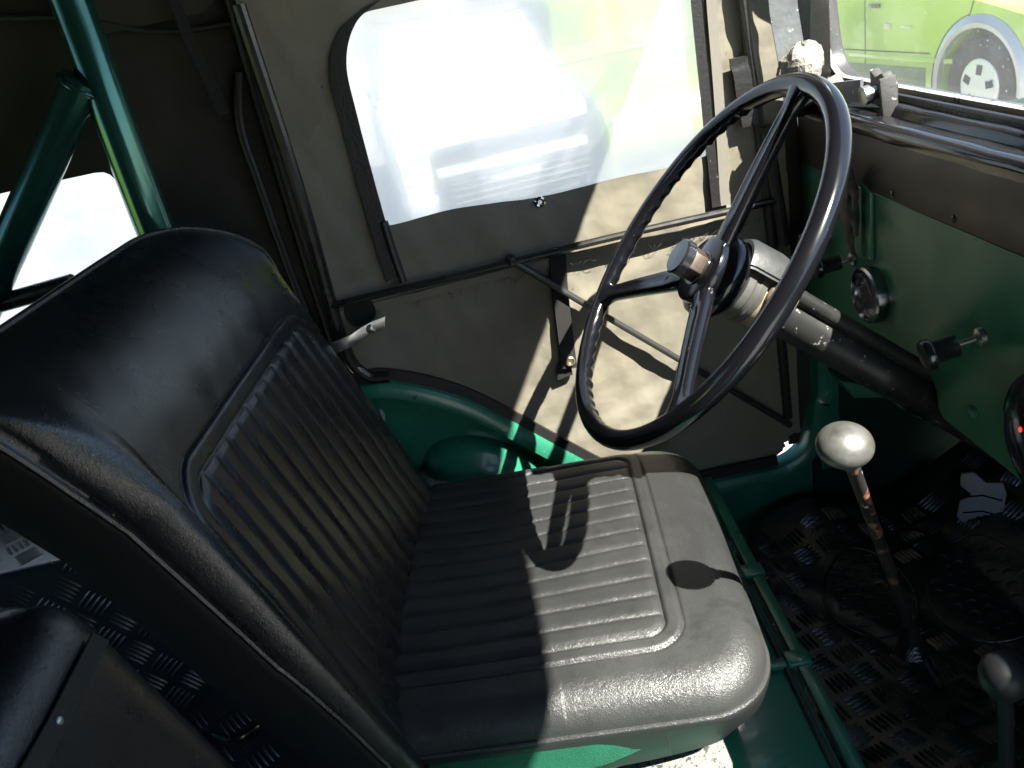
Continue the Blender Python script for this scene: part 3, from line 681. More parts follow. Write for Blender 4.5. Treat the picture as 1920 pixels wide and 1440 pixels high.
la=part('latch_lever',ribbon([at(722,604,y=1.130),at(700,612,y=1.130),at(678,624,y=1.124),at(655,640,y=1.116),at(620,655,y=1.116)],np.array([0.006,0.0,0.019]),0.004),STEEL,door,bevel=0.001)
part('pivot_screw',lathe(at(694,616,y=1.127),(0,-1,0),[(0.007,-0.002),(0.007,0.002),(0.004,0.004),(0,0.004)],14),STEEL,la)
part('latch_cutout',lathe((-0.186,YD-0.006,-0.383),(0,-1,0),[(0.023,0),(0.023,0.002),(0,0.002)],28),SHADOWSEAM,door)
sl=[p for p in A if -0.23<p[0]<0.425]
part('sill_welt',ribbon(np.array([(p[0],YD-0.007,p[2]+0.010) for p in sl]),np.array([[0.008*nrm(np.array([-(sl[min(i+1,len(sl)-1)]-sl[max(i-1,0)])[2],0,(sl[min(i+1,len(sl)-1)]-sl[max(i-1,0)])[0]]))[q]*2.2 for q in range(3)] for i in range(len(sl))]),0.006),WELT,door)

# ================================================================ ADDED SIDE BLOCKER (unseen panel behind the camera, cuts ambient light)
sblock=thing('added_side_blocker','dark canvas panel added unseen on the passenger side to hold back light','door',(0.10,-0.232,-0.95))
part('canvas_panel',sheet(-0.29,0.05,-0.95,0.38,-0.232,None,0.02,0.004,31),CANVAS_DARK,sblock)
part('frame_tube',tube(smoothpath([(0.05,-0.228,-0.95),(0.052,-0.228,-0.3),(0.05,-0.228,0.2),(0.03,-0.228,0.34),(-0.1,-0.228,0.37)],6),0.009,10),BLACKPAINT,sblock)

# ================================================================ ROLL BAR
rb=thing('roll_bar','metallic green tubular roll bar with diagonal rear brace','roll bar',(-0.40,1.10,-0.88))
hoop=[(-0.395,1.075,-0.88),(-0.395,1.080,-0.20),(-0.398,1.105,0.08),(-0.40,1.10,0.16),(-0.40,1.04,0.235),(-0.40,0.95,0.25),(-0.40,0.0,0.25)]
part('hoop',tube(smoothpath(hoop,10),0.0235,24),GREEN_METAL,rb)
bp=[(-0.412,1.085,-0.005),(-0.60,1.085,-0.195),(-0.95,1.085,-0.56)]
part('rear_brace',tube(bp,0.0225,24),GREEN_METAL,rb)
t_=nrm(np.array(bp[0])-np.array(bp[1]))
part('weld_seam',tube([np.array(bp[0])-t_*0.008+0.0245*(math.cos(a)*np.array([0,1,0])+math.sin(a)*np.cross(t_,[0,1,0])) for a in np.linspace(0,2*math.pi,24)],0.003,8),GREEN_METAL,rb)
part('seat_back_stay',tube([(-0.52,1.08,-0.235),(-0.80,1.10,-0.255)],0.012,12),BLACKPAINT,rb)

# ================================================================ DRIVER SEAT
seat=thing('driver_seat','black vinyl bucket seat with pleated insert and sunlit cushion front','seat',(0.0,0.845,-0.80))
def pad(p0,p1,q0,q1,rc,hf,np_,nq,frame,skirt,warp=None):
    """pillow top over a rounded rectangle, then skirt rings [(outset, drop)]"""
    O,Pa,Qa,Na=[np.asarray(a,float) for a in frame]
    rcs=(rc,rc) if np.isscalar(rc) else rc; rc=min(rcs)
    t=np.linspace(-1,1,nq); t=np.sign(t)*(1-(1-np.abs(t))**1.25)
    q=(q0+q1)/2+t*(q1-q0)/2
    cq=(q0+q1)/2; hq=(q1-q0)/2
    V=[];E=[]
    s=np.linspace(-1,1,np_)
    for k in range(nq):
        rk=rcs[0] if q[k]<cq else rcs[1]
        d=max(0,abs(q[k]-cq)-(hq-rk))
        ins=rk-math.sqrt(max(rk*rk-d*d,0))
        a,b=p0+min(ins,rc),p1-ins
        p=(a+b)/2+s*(b-a)/2
        V.append(np.stack([p,np.full(np_,q[k])],1))
    G=np.array(V)                                    # nq,np,2
    d=-rsdf(G[...,0],G[...,1],p0,p1,q0,q1,rc)
    d=np.maximum(d,0)
    H=hf(G[...,0],G[...,1],d)
    if warp: G=np.stack([G[...,0],warp(G[...,0],G[...,1])],-1)
    top=O+G[...,0:1]*Pa+G[...,1:2]*Qa+H[...,None]*Na
    V=top.reshape(-1,3); F=[]
    for k in range(nq-1):
        for i in range(np_-1): F.append((k*np_+i,k*np_+i+1,(k+1)*np_+i+1,(k+1)*np_+i))
    loop=[i for i in range(np_)]+[k*np_+np_-1 for k in range(1,nq)]+[(nq-1)*np_+i for i in range(np_-2,-1,-1)]+[k*np_ for k in range(nq-2,0,-1)]
    # thin the loop for the skirt
    g2=G.reshape(-1,2)[loop]; h2=H.reshape(-1)[loop]
    tg=np.roll(g2,-4,0)-np.roll(g2,4,0); nn=np.stack([tg[:,1],-tg[:,0]],1); nn/=np.linalg.norm(nn,axis=1)[:,None]+1e-9
    c=g2.mean(0); sg=np.sign(((g2-c)*nn).sum(1).mean()); nn*=sg
    rings=[]
    for fn in skirt:
        o,dz=fn(g2[:,0],g2[:,1]) if callable(fn) else fn
        w=g2+nn*np.asarray(o)[...,None] if np.ndim(o) else g2+nn*o
        rings.append(O+w[:,0:1]*Pa+w[:,1:2]*Qa+((h2+dz) if np.ndim(dz)==0 else h2+dz)[:,None]*Na)
    edge=V[loop]
    nl=len(loop); SV=[edge]+rings; SF=[]
    for r_ in range(len(SV)-1):
        for i in range(nl):
            j=(i+1)%nl; SF.append((r_*nl+i,r_*nl+j,(r_+1)*nl+j,(r_+1)*nl+i))
    SF.append(tuple(range((len(SV)-1)*nl,len(SV)*nl)))
    return (V,F),(np.concatenate(SV),SF),edge
def ins_relief(p,q,box_,rc,gap,width,a=0.0036):
    s=rsdf(p,q,*box_,rc)
    q0=box_[2]; t=((q-q0)/width)%1.0
    prof=1-np.abs(2*t-1)**4.0
    pl=a*prof*np.clip(-s/0.010,0,1)**0.7
    line=lambda c,w:np.exp(-((s-c)/w)**2)
    bord=0.0030*np.exp(-((s-gap/2)/(gap*0.44))**6)-0.0016*line(-0.0005,0.0014)-0.0016*line(gap+0.0005,0.0014)
    return pl+bord
ya=R(6.0)
CF=(np.array([0.010,0.845,-0.652]),np.array([math.cos(ya),-math.sin(ya),0.0]),np.array([math.sin(ya),math.cos(ya),0.0]),np.array([0,0,1.0]))
def hc(p,q,d):
    Rr=np.where(p>0.0,0.040,0.034); k=np.clip(d/Rr,0,1)
    roll=0.036*(1-np.sqrt(1-(1-k)**2))
    crown=0.010*(1-(q/0.26)**2)
    sag=-0.010*np.exp(-(((p+0.06)/0.12)**2+(q/0.15)**2))
    wr=0.0007*noise1(p*13+q*9,3,4)*np.clip(d/0.03,0,1)
    return crown+sag-roll+wr+ins_relief(p,q,(-0.55,0.119,-0.166,0.200),0.022,0.019,0.0305)
ctop,cside,cedge=pad(-0.235,0.218,-0.243,0.238,0.075,hc,320,340,CF,
   [(0.003,-0.004),(0.003,-0.010),lambda p,q:(0.002-0.004*(p>0.1),-0.030),lambda p,q:(-0.004-0.030*np.clip((p-0.02)/0.2,0,1)**2,-0.060),lambda p,q:(-0.010-0.06*np.clip((p-0.0)/0.22,0,1)**1.5,-0.074)])
cu=part('cushion',ctop,LIT_VINYL,seat,auto=80)
part('cushion_side',cside,VINYL_PLAIN,seat,auto=60)
part('cushion_piping',tube(cedge[::3]*1.0+np.array([0,0,-0.003]),0.0032,8,closed=True),LIT_VINYL,cu)
# green reflection low on the cushion side, modelled as a coloured strip
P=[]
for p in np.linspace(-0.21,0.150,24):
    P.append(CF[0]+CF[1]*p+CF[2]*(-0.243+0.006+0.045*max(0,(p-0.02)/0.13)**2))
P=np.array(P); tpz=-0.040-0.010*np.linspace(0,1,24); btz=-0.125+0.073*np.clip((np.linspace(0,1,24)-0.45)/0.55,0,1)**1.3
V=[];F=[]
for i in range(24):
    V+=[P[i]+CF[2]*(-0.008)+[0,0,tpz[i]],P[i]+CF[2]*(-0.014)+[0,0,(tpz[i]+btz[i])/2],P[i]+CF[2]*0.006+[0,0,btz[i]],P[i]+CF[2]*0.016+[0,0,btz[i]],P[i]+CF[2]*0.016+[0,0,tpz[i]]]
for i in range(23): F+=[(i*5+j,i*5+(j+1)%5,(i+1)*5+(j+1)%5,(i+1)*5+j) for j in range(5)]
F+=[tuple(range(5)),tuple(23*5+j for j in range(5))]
part('green_reflection_strip',(V,F),GREEN_REFLECTION,seat)
for pp in (-0.12,0.10):
    for qq in (-0.17,0.17):
        c=CF[0]+CF[1]*pp+CF[2]*qq
        part('seat_mount',box((c[0],c[1],-0.775),(0.05,0.03,0.06)),BLACKPAINT,seat,bevel=0.003)
yb=R(6.5); rcn=R(18.3)
Fh=np.array([math.cos(yb),-math.sin(yb),0]); Ab=np.array([math.sin(yb),math.cos(yb),0])
Ub=-math.sin(rcn)*Fh+math.cos(rcn)*np.array([0,0,1.0]); Nb=math.cos(rcn)*Fh+math.sin(rcn)*np.array([0,0,1.0])
BF=(np.array([-0.170,0.850,-0.650]),Ub,Ab,Nb)         # p along height, q across
def flare(p): return np.interp(p,[-0.06,0.06,0.20,0.34,0.47,0.6],[-0.006,-0.004,0.002,0.010,0.040,0.055])
def warp(p,q): return q-np.clip((-q-0.246)/0.026,0,1)**1.5*flare(p)
def hb(p,q,d):
    wq=warp(p,q); edge=0.272+flare(p)*0.8
    top=np.clip((p-0.375)/0.150,0,1)
    roll_t=0.085*(1-np.sqrt(np.maximum(1-top**2,0)))
    en=np.clip((-wq-0.243)/(edge-0.243),0,1); ef=np.clip((q-0.190)/0.060,0,1)
    roll_s=np.where(q<0,np.interp(p,[0.0,0.15,0.4],[0.012,0.020,0.032])*(1-np.sqrt(np.maximum(1-en**2.4,0))),0.050*(1-np.sqrt(np.maximum(1-ef**2.2,0))))
    bump=0.012*np.sin(np.pi*np.clip(en/0.95,0,1))**1.2*np.clip((0.47-p)/0.14,0,1)*(q<0)
    bow=-0.014*(1-(q/0.24)**2)*np.clip(1-p/0.5,0,1)
    wr=0.0009*noise1(p*16+q*12,8,4)+0.0008*noise1(q*19-p*9,6,4)
    return 0.010+bow+bump-np.maximum(roll_t,roll_s)-0.35*np.minimum(roll_t,roll_s)+wr*np.clip(d/0.03,0,1)+ins_relief(p,q,(-0.5,0.328,-0.224,0.172),0.032,0.020,0.0330)
btop,bside,bedge=pad(-0.06,0.518,-0.272,0.248,(0.050,0.200),hb,400,360,BF,
   [(0.002,-0.003),(0.003,-0.010),(0.003,-0.04),(0.0,-0.066),(-0.02,-0.080)],warp)
bk_=part('backrest',btop,SHADE_VINYL,seat,auto=80)
part('backrest_side',bside,VINYL_PLAIN,seat,auto=60)
part('backrest_piping',tube(bedge[::3]+Nb*0.0003,0.0036,8,closed=True),SHADE_VINYL,bk_)
for pts in ([(712,768),(717,778),(722,790)],[(775,872),(779,884),(783,898)]): part('torn_edge',tube(smoothpath(np.array([at(*q,y=1.085) for q in pts]),4),[0.0015,0.004,0.003,0.001],8),FELT,bk_)
part('torn_foam',tube(smoothpath([(-0.158,1.055,-0.655),(-0.172,1.01,-0.645),(-0.185,0.985,-0.640),(-0.195,0.97,-0.650)],5),[0.004,0.009,0.008,0.003],10),FOAM,seat)

# ================================================================ PASSENGER SEAT
ps=thing('passenger_seat','dark passenger seat back folded low with riveted strap at the picture corner','seat',(-0.27,0.12,-0.80))
PF=(np.array([-0.175,0.215,-0.705]),Ub*[1,1,1],np.array([0,1.0,0]),nrm(np.cross(Ub,[0,1.0,0]))*-1)
if PF[3][0]<0: PF=(PF[0],PF[1],PF[2],-PF[3])
def hp(p,q,d):
    k=np.clip(d/0.045,0,1); return 0.012-0.04*(1-np.sqrt(1-(1-k)**2))
ptop,pside,pedge=pad(-0.06,0.455,-0.24,0.235,0.05,hp,60,60,PF,[(0.002,-0.004),(0.003,-0.05),(0.0,-0.09),(-0.02,-0.10)])
pb=part('backrest',ptop,SHADE_VINYL,ps,auto=80)
part('backrest_side',pside,VINYL_PLAIN,ps,auto=60)
part('backrest_piping',tube(pedge-PF[3]*0.003,0.0032,8,closed=True),LIT_VINYL,pb)
part('seat_base',box((0.02,0.20,-0.78),(0.24,0.40,0.08)),VINYL_PLAIN,ps,bevel=0.02)
def onseat(px,py,lift):
    r=at(px,py,y=0.4); n_=PF[3]; O=PF[0]+n_*(0.012+lift); return r*((O@n_)/(r@n_))
stp=part('side_strap',ribbon(np.array([onseat(*p,0.004) for p in ((188,1195),(150,1270),(110,1352),(50,1460))]),nrm(onseat(140,1360,0.004)-onseat(85,1335,0.004))*0.013,0.002),WEBBING,ps)
part('rivet',lathe(onseat(110,1352,0.005),PF[3],[(0.0026,-0.001),(0.0024,0.001),(0.0014,0.0018),(0,0.002)],16),STEEL,stp)

# ================================================================ STEERING COLUMN AND WHEEL
hub=np.array([0.2234,0.8435,-0.3059]); th=0.7146
a_=np.array([math.cos(th),0,-math.sin(th)]); u_=np.array([0,1.0,0]); v_=np.cross(a_,u_)
colm=thing('steering_column','dusty black steering column with rusty clamp and taped side tube','steering column',hub+a_*0.72)
part('column_tube',lathe(hub,a_,[(0.0245,0.10),(0.0245,0.27),(0.0250,0.271),(0.0250,0.30),(0.0245,0.301),(0.0245,0.74)],36),DUSTY,colm)
part('collar',lathe(hub,a_,[(0.030,0.050),(0.034,0.055),(0.034,0.064),(0.0325,0.066),(0.0325,0.070),(0.034,0.072),(0.033,0.080),(0.029,0.082)],36),GREYRING,colm)
cl=part('clamp',join(lathe(hub,a_,[(0.028,0.080),(0.0295,0.083),(0.0295,0.112),(0.0275,0.116)],36),
   box(hub+a_*0.098-u_*0.033+v_*0.014,(0.030,0.018,0.020),[a_,u_,v_])),RUSTY,colm,bevel=0.003)
part('clamp_eye',lathe(hub+a_*0.100-u_*0.040+v_*0.022,nrm(-u_*0.8-a_*0.4),[(0.010,-0.014),(0.011,0.0),(0.009,0.003),(0.0055,0.003),(0.005,-0.006),(0,-0.006)],20),RUSTY,cl)
part('clamp_screw',lathe(hub+a_*0.108-u_*0.028-v_*0.020,-u_,[(0.005,-0.004),(0.005,0.004),(0,0.005)],10),STEEL,cl)
sw=[]
for i,t in enumerate(np.linspace(R(-75),R(75),9)):
    pass
def housing():
    V=[];F=[]; nu,nv=14,6
    for k,(kk,sc) in enumerate(((0.045,0.85),(0.052,1.0),(0.085,1.05),(0.105,0.95),(0.112,0.7))):
        for i,t in enumerate(np.linspace(R(-48),R(52),nu)):
            r=0.034+0.022*sc*math.cos(t)**0.7
            V.append(hub+a_*kk+v_*r*math.cos(t)*1.0+u_*r*math.sin(t)*0.85)
    for k in range(4):
        for i in range(nu-1): F.append((k*nu+i,k*nu+i+1,(k+1)*nu+i+1,(k+1)*nu+i))
    n0=len(V)
    V2=[np.array(p)-v_*0.004 for p in V]; V+=V2
    F+=[tuple(n0+q for q in f) for f in F]
    F+=[(i,i+1,n0+i+1,n0+i) for i in range(nu-1)]+[(4*nu+i,4*nu+i+1,n0+4*nu+i+1,n0+4*nu+i) for i in range(nu-1)]
    return V,F
part('switch_housing',housing(),mat('scratched_grey_cover',(0.028,0.029,0.031),0.5,bumps=[('noise',40,0.4,0.003)],speck=[((0.30,0.30,0.29),70,0.68)],vary=[((0.045,0.045,0.045),24,0.5,0.7)]),colm)
tb=hub+v_*0.027-u_*0.014
part('side_tube',tube(smoothpath([tb+a_*0.12,tb+a_*0.25,tb+a_*0.36,tb-v_*0.008+a_*0.40,tb-v_*0.02+a_*0.44],8),0.0092,14),DUSTY,colm)
part('tube_band',lathe(hub,a_,[(0.0258,0.330),(0.0262,0.332),(0.0262,0.350),(0.0258,0.352)],30),BLACKPAINT,colm)

sw_=thing('steering_wheel','black three spoke steering wheel with finger grip rim and bronze hub nut','steering wheel',hub)
def rim():
    nt,ns=400,22; V=[];F=[]; RR=0.2085
    for i in range(nt):
        t=2*math.pi*i/nt; e=math.cos(t)*u_+math.sin(t)*v_
        for j in range(ns):
            ph=2*math.pi*j/ns
            w=max(0,math.cos(ph-R(225)))**2
            g_=abs(math.sin(t*30))
            r=0.0112-0.0024*w*(g_**0.7)*(1 if not (60<math.degrees(t)<118) else 0)
            V.append(hub+e*(RR+r*math.cos(ph))-a_*(r*math.sin(ph)))
    for i in range(nt):
        for j in range(ns): F.append((i*ns+j,i*ns+(j+1)%ns,((i+1)%nt)*ns+(j+1)%ns,((i+1)%nt)*ns+j))
    return V,F
rm=part('rim',rim(),WHEELP,sw_,auto=60)
def spoke(deg):
    t=R(deg); e=math.cos(t)*u_+math.sin(t)*v_; s_=np.cross(a_,e); V=[];F=[]
    st=np.linspace(0,1,30); m_=24
    for q in st:
        r=0.028+q*(0.2085-0.028)
        k=0.022*(1-q)**1.3
        w=0.5*(0.029-0.009*q+0.028*max(0,(q-0.80)/0.20)**2.2)
        h=0.0075+0.002*(1-q)+0.003*max(0,(q-0.85)/0.15)
        for j in range(m_):
            ph=2*math.pi*j/m_; x=math.cos(ph); y=math.sin(ph)
            x=np.sign(x)*abs(x)**0.75; y=np.sign(y)*abs(y)**0.75
            gro=0.38*math.exp(-(x/0.38)**2)*(1 if y>0 else 0)*min(1,max(0,(0.9-q)/0.12))*min(1,max(0,(q-0.14)/0.1))
            V.append(hub+e*r+a_*k+s_*w*x-a_*(h*y*(1-gro)))
    for i in range(len(st)-1):
        for j in range(m_): F.append((i*m_+j,i*m_+(j+1)%m_,(i+1)*m_+(j+1)%m_,(i+1)*m_+j))
    F+=[tuple(range(m_)),tuple((len(st)-1)*m_+j for j in range(m_))]
    return V,F
for d_ in (88,-32,-148): part('spoke',spoke(d_),WHEELP,sw_,auto=70)
hb_=part('hub',lathe(hub,a_,[(0.0,0.011),(0.036,0.011),(0.0385,0.0125),(0.0395,0.0155),(0.0395,0.019),(0.041,0.021),(0.047,0.026),(0.049,0.033),(0.047,0.042),(0.036,0.054),(0.030,0.056)],48),WHEELP,sw_)
hx=[(0.0185*math.cos(R(60*k+10)),0.0185*math.sin(R(60*k+10))) for k in range(6)]
part('hub_nut',prism(hx,hub+a_*0.003,u_,v_,0.018),BRONZE,hb_,bevel=0.001)
part('nut_washer',lathe(hub,a_,[(0.0,0.009),(0.021,0.009),(0.021,0.0115),(0,0.0115)],30),PLASTIC,hb_)
part('horn_cap',lathe(hub,a_,[(0.0,-0.0185),(0.0185,-0.018),(0.0203,-0.016),(0.0205,-0.007),(0.0185,-0.006)],36),PLASTIC,hb_)

# ================================================================ LIZARD TOY ON THE DASH
def skin(name, joints, edges, material, lab, cat, sub=2):
    me=bpy.data.meshes.new(name)
    b=np.array(joints[0][0])
    me.from_pydata([tuple(np.array(j[0])-b) for j in joints],edges,[])
    o=bpy.data.objects.new(name,me); COL.objects.link(o); o.location=Vector(b+OFF)
    md=o.modifiers.new('skin','SKIN'); md.use_smooth_shade=True
    lay=me.skin_vertices[0].data
    for i,j in enumerate(joints): lay[i].radius=(j[1],j[2] if len(j)>2 else j[1]); lay[i].use_root=(i==0)
    sd=o.modifiers.new('sub','SUBSURF'); sd.levels=sub; sd.render_levels=sub
    me.materials.append(material)
    bpy.context.view_layer.update()
    dg=bpy.context.evaluated_depsgraph_get(); nm=bpy.data.meshes.new_from_object(o.evaluated_get(dg)); o.modifiers.clear()
    nm.materials.clear(); nm.materials.append(material); o.data=nm
    for p in nm.polygons: p.use_smooth=True
    tag(o,lab,cat); return o
LX=XD-0.018
def lz(y,z,dx=0): return (LX+dx,y-0.018,-0.272+(z+0.27)*0.72)
J=[(lz(0.990,-0.325),0.011,0.009),(lz(0.990,-0.350),0.012,0.010),(lz(0.988,-0.372),0.010,0.009),(lz(0.990,-0.388),0.008),(lz(0.992,-0.405),0.0055),(lz(0.988,-0.420),0.004),(lz(0.980,-0.430),0.0028),(lz(0.972,-0.434),0.002),
   (lz(0.990,-0.308),0.008),(lz(0.990,-0.295),0.006),(lz(0.988,-0.282,-0.004),0.0085,0.0075),(lz(0.987,-0.270,-0.008),0.006),
   (lz(1.006,-0.318),0.005),(lz(1.020,-0.312,-0.004),0.0035),(lz(1.026,-0.304,-0.006),0.003),
   (lz(0.974,-0.320),0.005),(lz(0.964,-0.330,-0.006),0.0035),(lz(0.962,-0.342,-0.008),0.003),
   (lz(1.002,-0.362),0.005),(lz(1.014,-0.366,-0.004),0.004),(lz(1.020,-0.376,-0.006),0.0028),
   (lz(0.976,-0.366),0.005),(lz(0.966,-0.376,-0.004),0.0035),(lz(0.964,-0.388,-0.005),0.0028)]
E_=[(0,1),(1,2),(2,3),(3,4),(4,5),(5,6),(6,7),(0,8),(8,9),(9,10),(10,11),(8,12),(12,13),(13,14),(8,15),(15,16),(16,17),(2,18),(18,19),(19,20),(2,21),(21,22),(22,23)]
skin('toy_lizard',J,E_,LIZARD,'dark rubber lizard toy with curled tail clinging to the dashboard','toy')

# ================================================================ FLOOR MAT
def zmat(x,y):
    z=-0.897+0.75*np.maximum(0,x-0.62)**1.1
    z=z+0.075/(1+np.exp((y-0.62)/0.05))*1.0
    z=z+0.03*np.exp(-((x-0.46)/0.05)**2-((y-1.10)/0.06)**2)
    return z+0.004*(noise1(np.asarray(x)*13+np.asarray(y)*7,2)+noise1(np.asarray(y)*15-np.asarray(x)*5,5))
def surf(x,y):
    z=float(zmat(x,y)); e=1e-3
    n_=np.array([-(float(zmat(x+e,y))-z)/e,-(float(zmat(x,y+e))-z)/e,1.0]); return np.array([x,y,z+0.0003]),nrm(n_)
def mat_sheet():
    X=np.linspace(0.285,0.92,150); Y=np.linspace(0.20,1.145,200); V=[];F=[]
    for x in X:
        for y in Y:
            xx=x
            if y>1.05: xx=max(x,0.285+(y-1.05)*1.1)
            V.append((xx,y,float(zmat(xx,y))))
    ny=len(Y)
    for i in range(len(X)-1):
        for j in range(ny-1): F.append((i*ny+j,(i+1)*ny+j,(i+1)*ny+j+1,i*ny+j+1))
    return V,F
fm=thing('floor_mat','glossy black rubber floor mat with checker bars and two foot shaped outlines','floor mat',(0.55,0.70,-0.90))
sheet_=part('mat_sheet',mat_sheet(),RUBBER,fm,auto=80)
def foot(c,ang,L,w):
    pts=[]
    for t in np.linspace(0,2*math.pi,40,endpoint=False):
        u=L*math.cos(t); v=w*math.sin(t)*(1-0.18*math.cos(t)) 
        pts.append((c[0]+u*math.cos(ang)-v*math.sin(ang),c[1]+u*math.sin(ang)+v*math.cos(ang)))
    return pts
feet=[((0.455,0.925),R(75),0.095,0.062),((0.600,0.880),R(70),0.105,0.070)]
def infoot(x,y):
    for c,an,L,w in feet:
        dx,dy=x-c[0],y-c[1]; u=dx*math.cos(an)+dy*math.sin(an); v=-dx*math.sin(an)+dy*math.cos(an)
        if (u/(L+.012))**2+(v/(w+.012))**2<1: return True
    return False
part('checker_bars',bars(surf,lambda x,y:0.31<x<0.86 and 0.30<y<1.10 and not infoot(x,y),(0.5,0.7),R(12),0.040,nb=5,hw=0.0028,hh=0.0034),GLINT_RUBBER,fm)
for c,an,L,w in feet:
    P=np.array([surf(*q)[0]+surf(*q)[1]*0.001 for q in foot(c,an,L,w)])
    fo=part('foot_outline',tube(P,0.0022,8,closed=True),RUBBER,fm)
    gs=[]
    for i in range(-4,5):
        for j in range(-3,4):
            u=i*0.021+(0.009 if j%2 else 0); v=j*0.019
            if (u/(L*0.86))**2+(v/(w*0.84))**2>1: continue
            pts=[]
            for s in np.linspace(-1,1,7):
                uu=u+0.004*(1-s*s); vv=v+s*0.007
                P_,N_=surf(c[0]+uu*math.cos(an)-vv*math.sin(an),c[1]+uu*math.sin(an)+vv*math.cos(an)); pts.append(P_+N_*0.0012)
            gs.append(tube(pts,[0.0008,0.0022,0.0022,0.0008],6))
    part('grip_crescents',join(*gs),RUBBER,fo)
# yellow print at the picture's right edge of the mat
gs=[]
for k,(cx_,cy_,r_) in enumerate(((0.625,0.735,0.030),(0.535,0.600,0.02))):
    P=[surf(cx_+r_*math.cos(t),cy_+r_*math.sin(t)) for t in np.linspace(0,2*math.pi,30,endpoint=False)]
    part('printed_badge',tube(np.array([p+n_*0.0005 for p,n_ in P]),0.004,6,closed=True),GOLDM,fm)


# ================================================================ PEDAL
pd=thing('accelerator_pedal','pale grey ribbed pedal pad on the toe board under the dashboard','pedal',(0.66,0.985,-0.87))
pc=np.array([0.640,0.955,-0.815]); pc=at(1842,938,y=1.0); p1=nrm(at(1845,895,y=1.0)-at(1842,985,y=0.985)); p2=nrm(np.cross(p1,nrm(-pc)))*-1; 
pol=[(-0.052,-0.010),(-0.030,-0.026),(0.014,-0.032),(0.032,-0.026),(0.030,-0.004),(0.046,0.012),(0.042,0.030),(0.022,0.030),(0.008,0.014),(-0.004,0.030),(-0.030,0.034),(-0.048,0.016)]
part('pad',prism(pol,pc,p1,p2,0.008),GREYPLASTIC,pd,bevel=0.002)
nP=np.cross(p1,p2)
part('pad_ribs',join(*[tube([pc+p1*s+p2*(-0.026)+nP*sg*0.004,pc+p1*(s+0.006)+nP*sg*0.0045,pc+p1*s+p2*0.026+nP*sg*0.004],0.0014,6) for s in (-0.022,0.004) for sg in (-1,1)]),PLASTIC,pd)
part('pedal_arm',tube([pc-p1*0.03,pc-p1*0.03+np.array([0.10,0.0,-0.05])],0.006,8),BLACKPAINT,pd)

# ================================================================ GEAR LEVERS
K=np.array([0.283,0.613,-0.422]); B=np.array([0.425,0.755,-0.80])
gl=thing('gear_lever','long gear lever with oval worn metal knob and chipped orange paint','gear lever',B+[0,0,-0.05])
dk=nrm(K-B)
rod=smoothpath([B+[0.03,-0.03,-0.10],B+[0.006,-0.004,-0.03],B+(K-B)*0.12,B+(K-B)*0.5,B+(K-B)*0.93],8)
part('shaft',tube(rod,[0.0070,0.0066,0.0060,0.0063,0.0066],16),CHIPROD,gl)
def egg():
    V=[];F=[]; nu,nv=48,28
    cx1=nrm([0.976,-0.099,-0.19]); e2=nrm(dk-cx1*(dk@cx1)); e3=np.cross(cx1,e2)
    e1r=nrm(cx1*0.97+e2*0.10); e2r=nrm(e2-e1r*(e2@e1r))
    for i in range(nv):
        ph=-math.pi/2+math.pi*i/(nv-1)
        for j in range(nu):
            t=2*math.pi*j/nu
            V.append(K+e2r*0.0180*math.sin(ph)+math.cos(ph)*(e1r*0.0252*math.cos(t)+e3*0.0235*math.sin(t)))
    for i in range(nv-1):
        for j in range(nu): F.append((i*nu+j,i*nu+(j+1)%nu,(i+1)*nu+(j+1)%nu,(i+1)*nu+j))
    return V,F
kn=part('knob',egg(),KNOBMETAL,gl)
part('knob_ferrule',lathe(K,-dk,[(0.012,0.012),(0.0125,0.021),(0.0095,0.026),(0.0095,0.032),(0.0072,0.033)],24),KNOBMETAL,kn)
part('lever_collar',lathe(B,[0.05,-0.05,-1],[(0.008,-0.012),(0.0105,0.0),(0.014,0.03),(0.020,0.045)],28),RUBBER,gl)
tl=thing('transfer_lever','short black lever with round ball knob nearest the camera','gear lever',(0.36,0.455,-0.86))
TK=np.array([0.3165,0.43,-0.5275])
part('shaft',tube(smoothpath([(0.36,0.455,-0.88),(0.34,0.445,-0.70),TK],8),0.006,12),PLASTIC,tl)
part('knob',lathe(TK,[0,0,1],[(0.007,-0.022),(0.011,-0.018),(0.0165,-0.009),(0.0178,0.0),(0.0165,0.007),(0.0125,0.012),(0.0065,0.015),(0,0.016)],32),mat('worn_black_ball',(0.008,0.008,0.010),0.5,spec=0.3,bumps=[('noise',120,0.2,0.0008)]),tl)

# ================================================================ CABLE ON THE REAR FLOOR
P=smoothpath([(-0.655,0.985-0.06,-0.862),(-0.63,0.955-0.06,-0.862),(-0.60,0.95-0.06,-0.862),(-0.585,0.962-0.06,-0.862),(-0.55,0.94-0.06,-0.862),(-0.52,0.955-0.06,-0.862),(-0.48,0.935-0.06,-0.862),(-0.44,0.955-0.06,-0.862),(-0.40,0.935-0.06,-0.862)],8)
cb=part('cable',join(tube(P,0.004,8),tube(smoothpath([(-0.655,0.925,-0.862),(-0.675,0.905,-0.862),(-0.64,0.885,-0.862),(-0.60,0.892,-0.862)],6),0.004,8)),PLASTIC)
tag(cb,'thin black cable lying loose on the dark checker plate floor','cable')

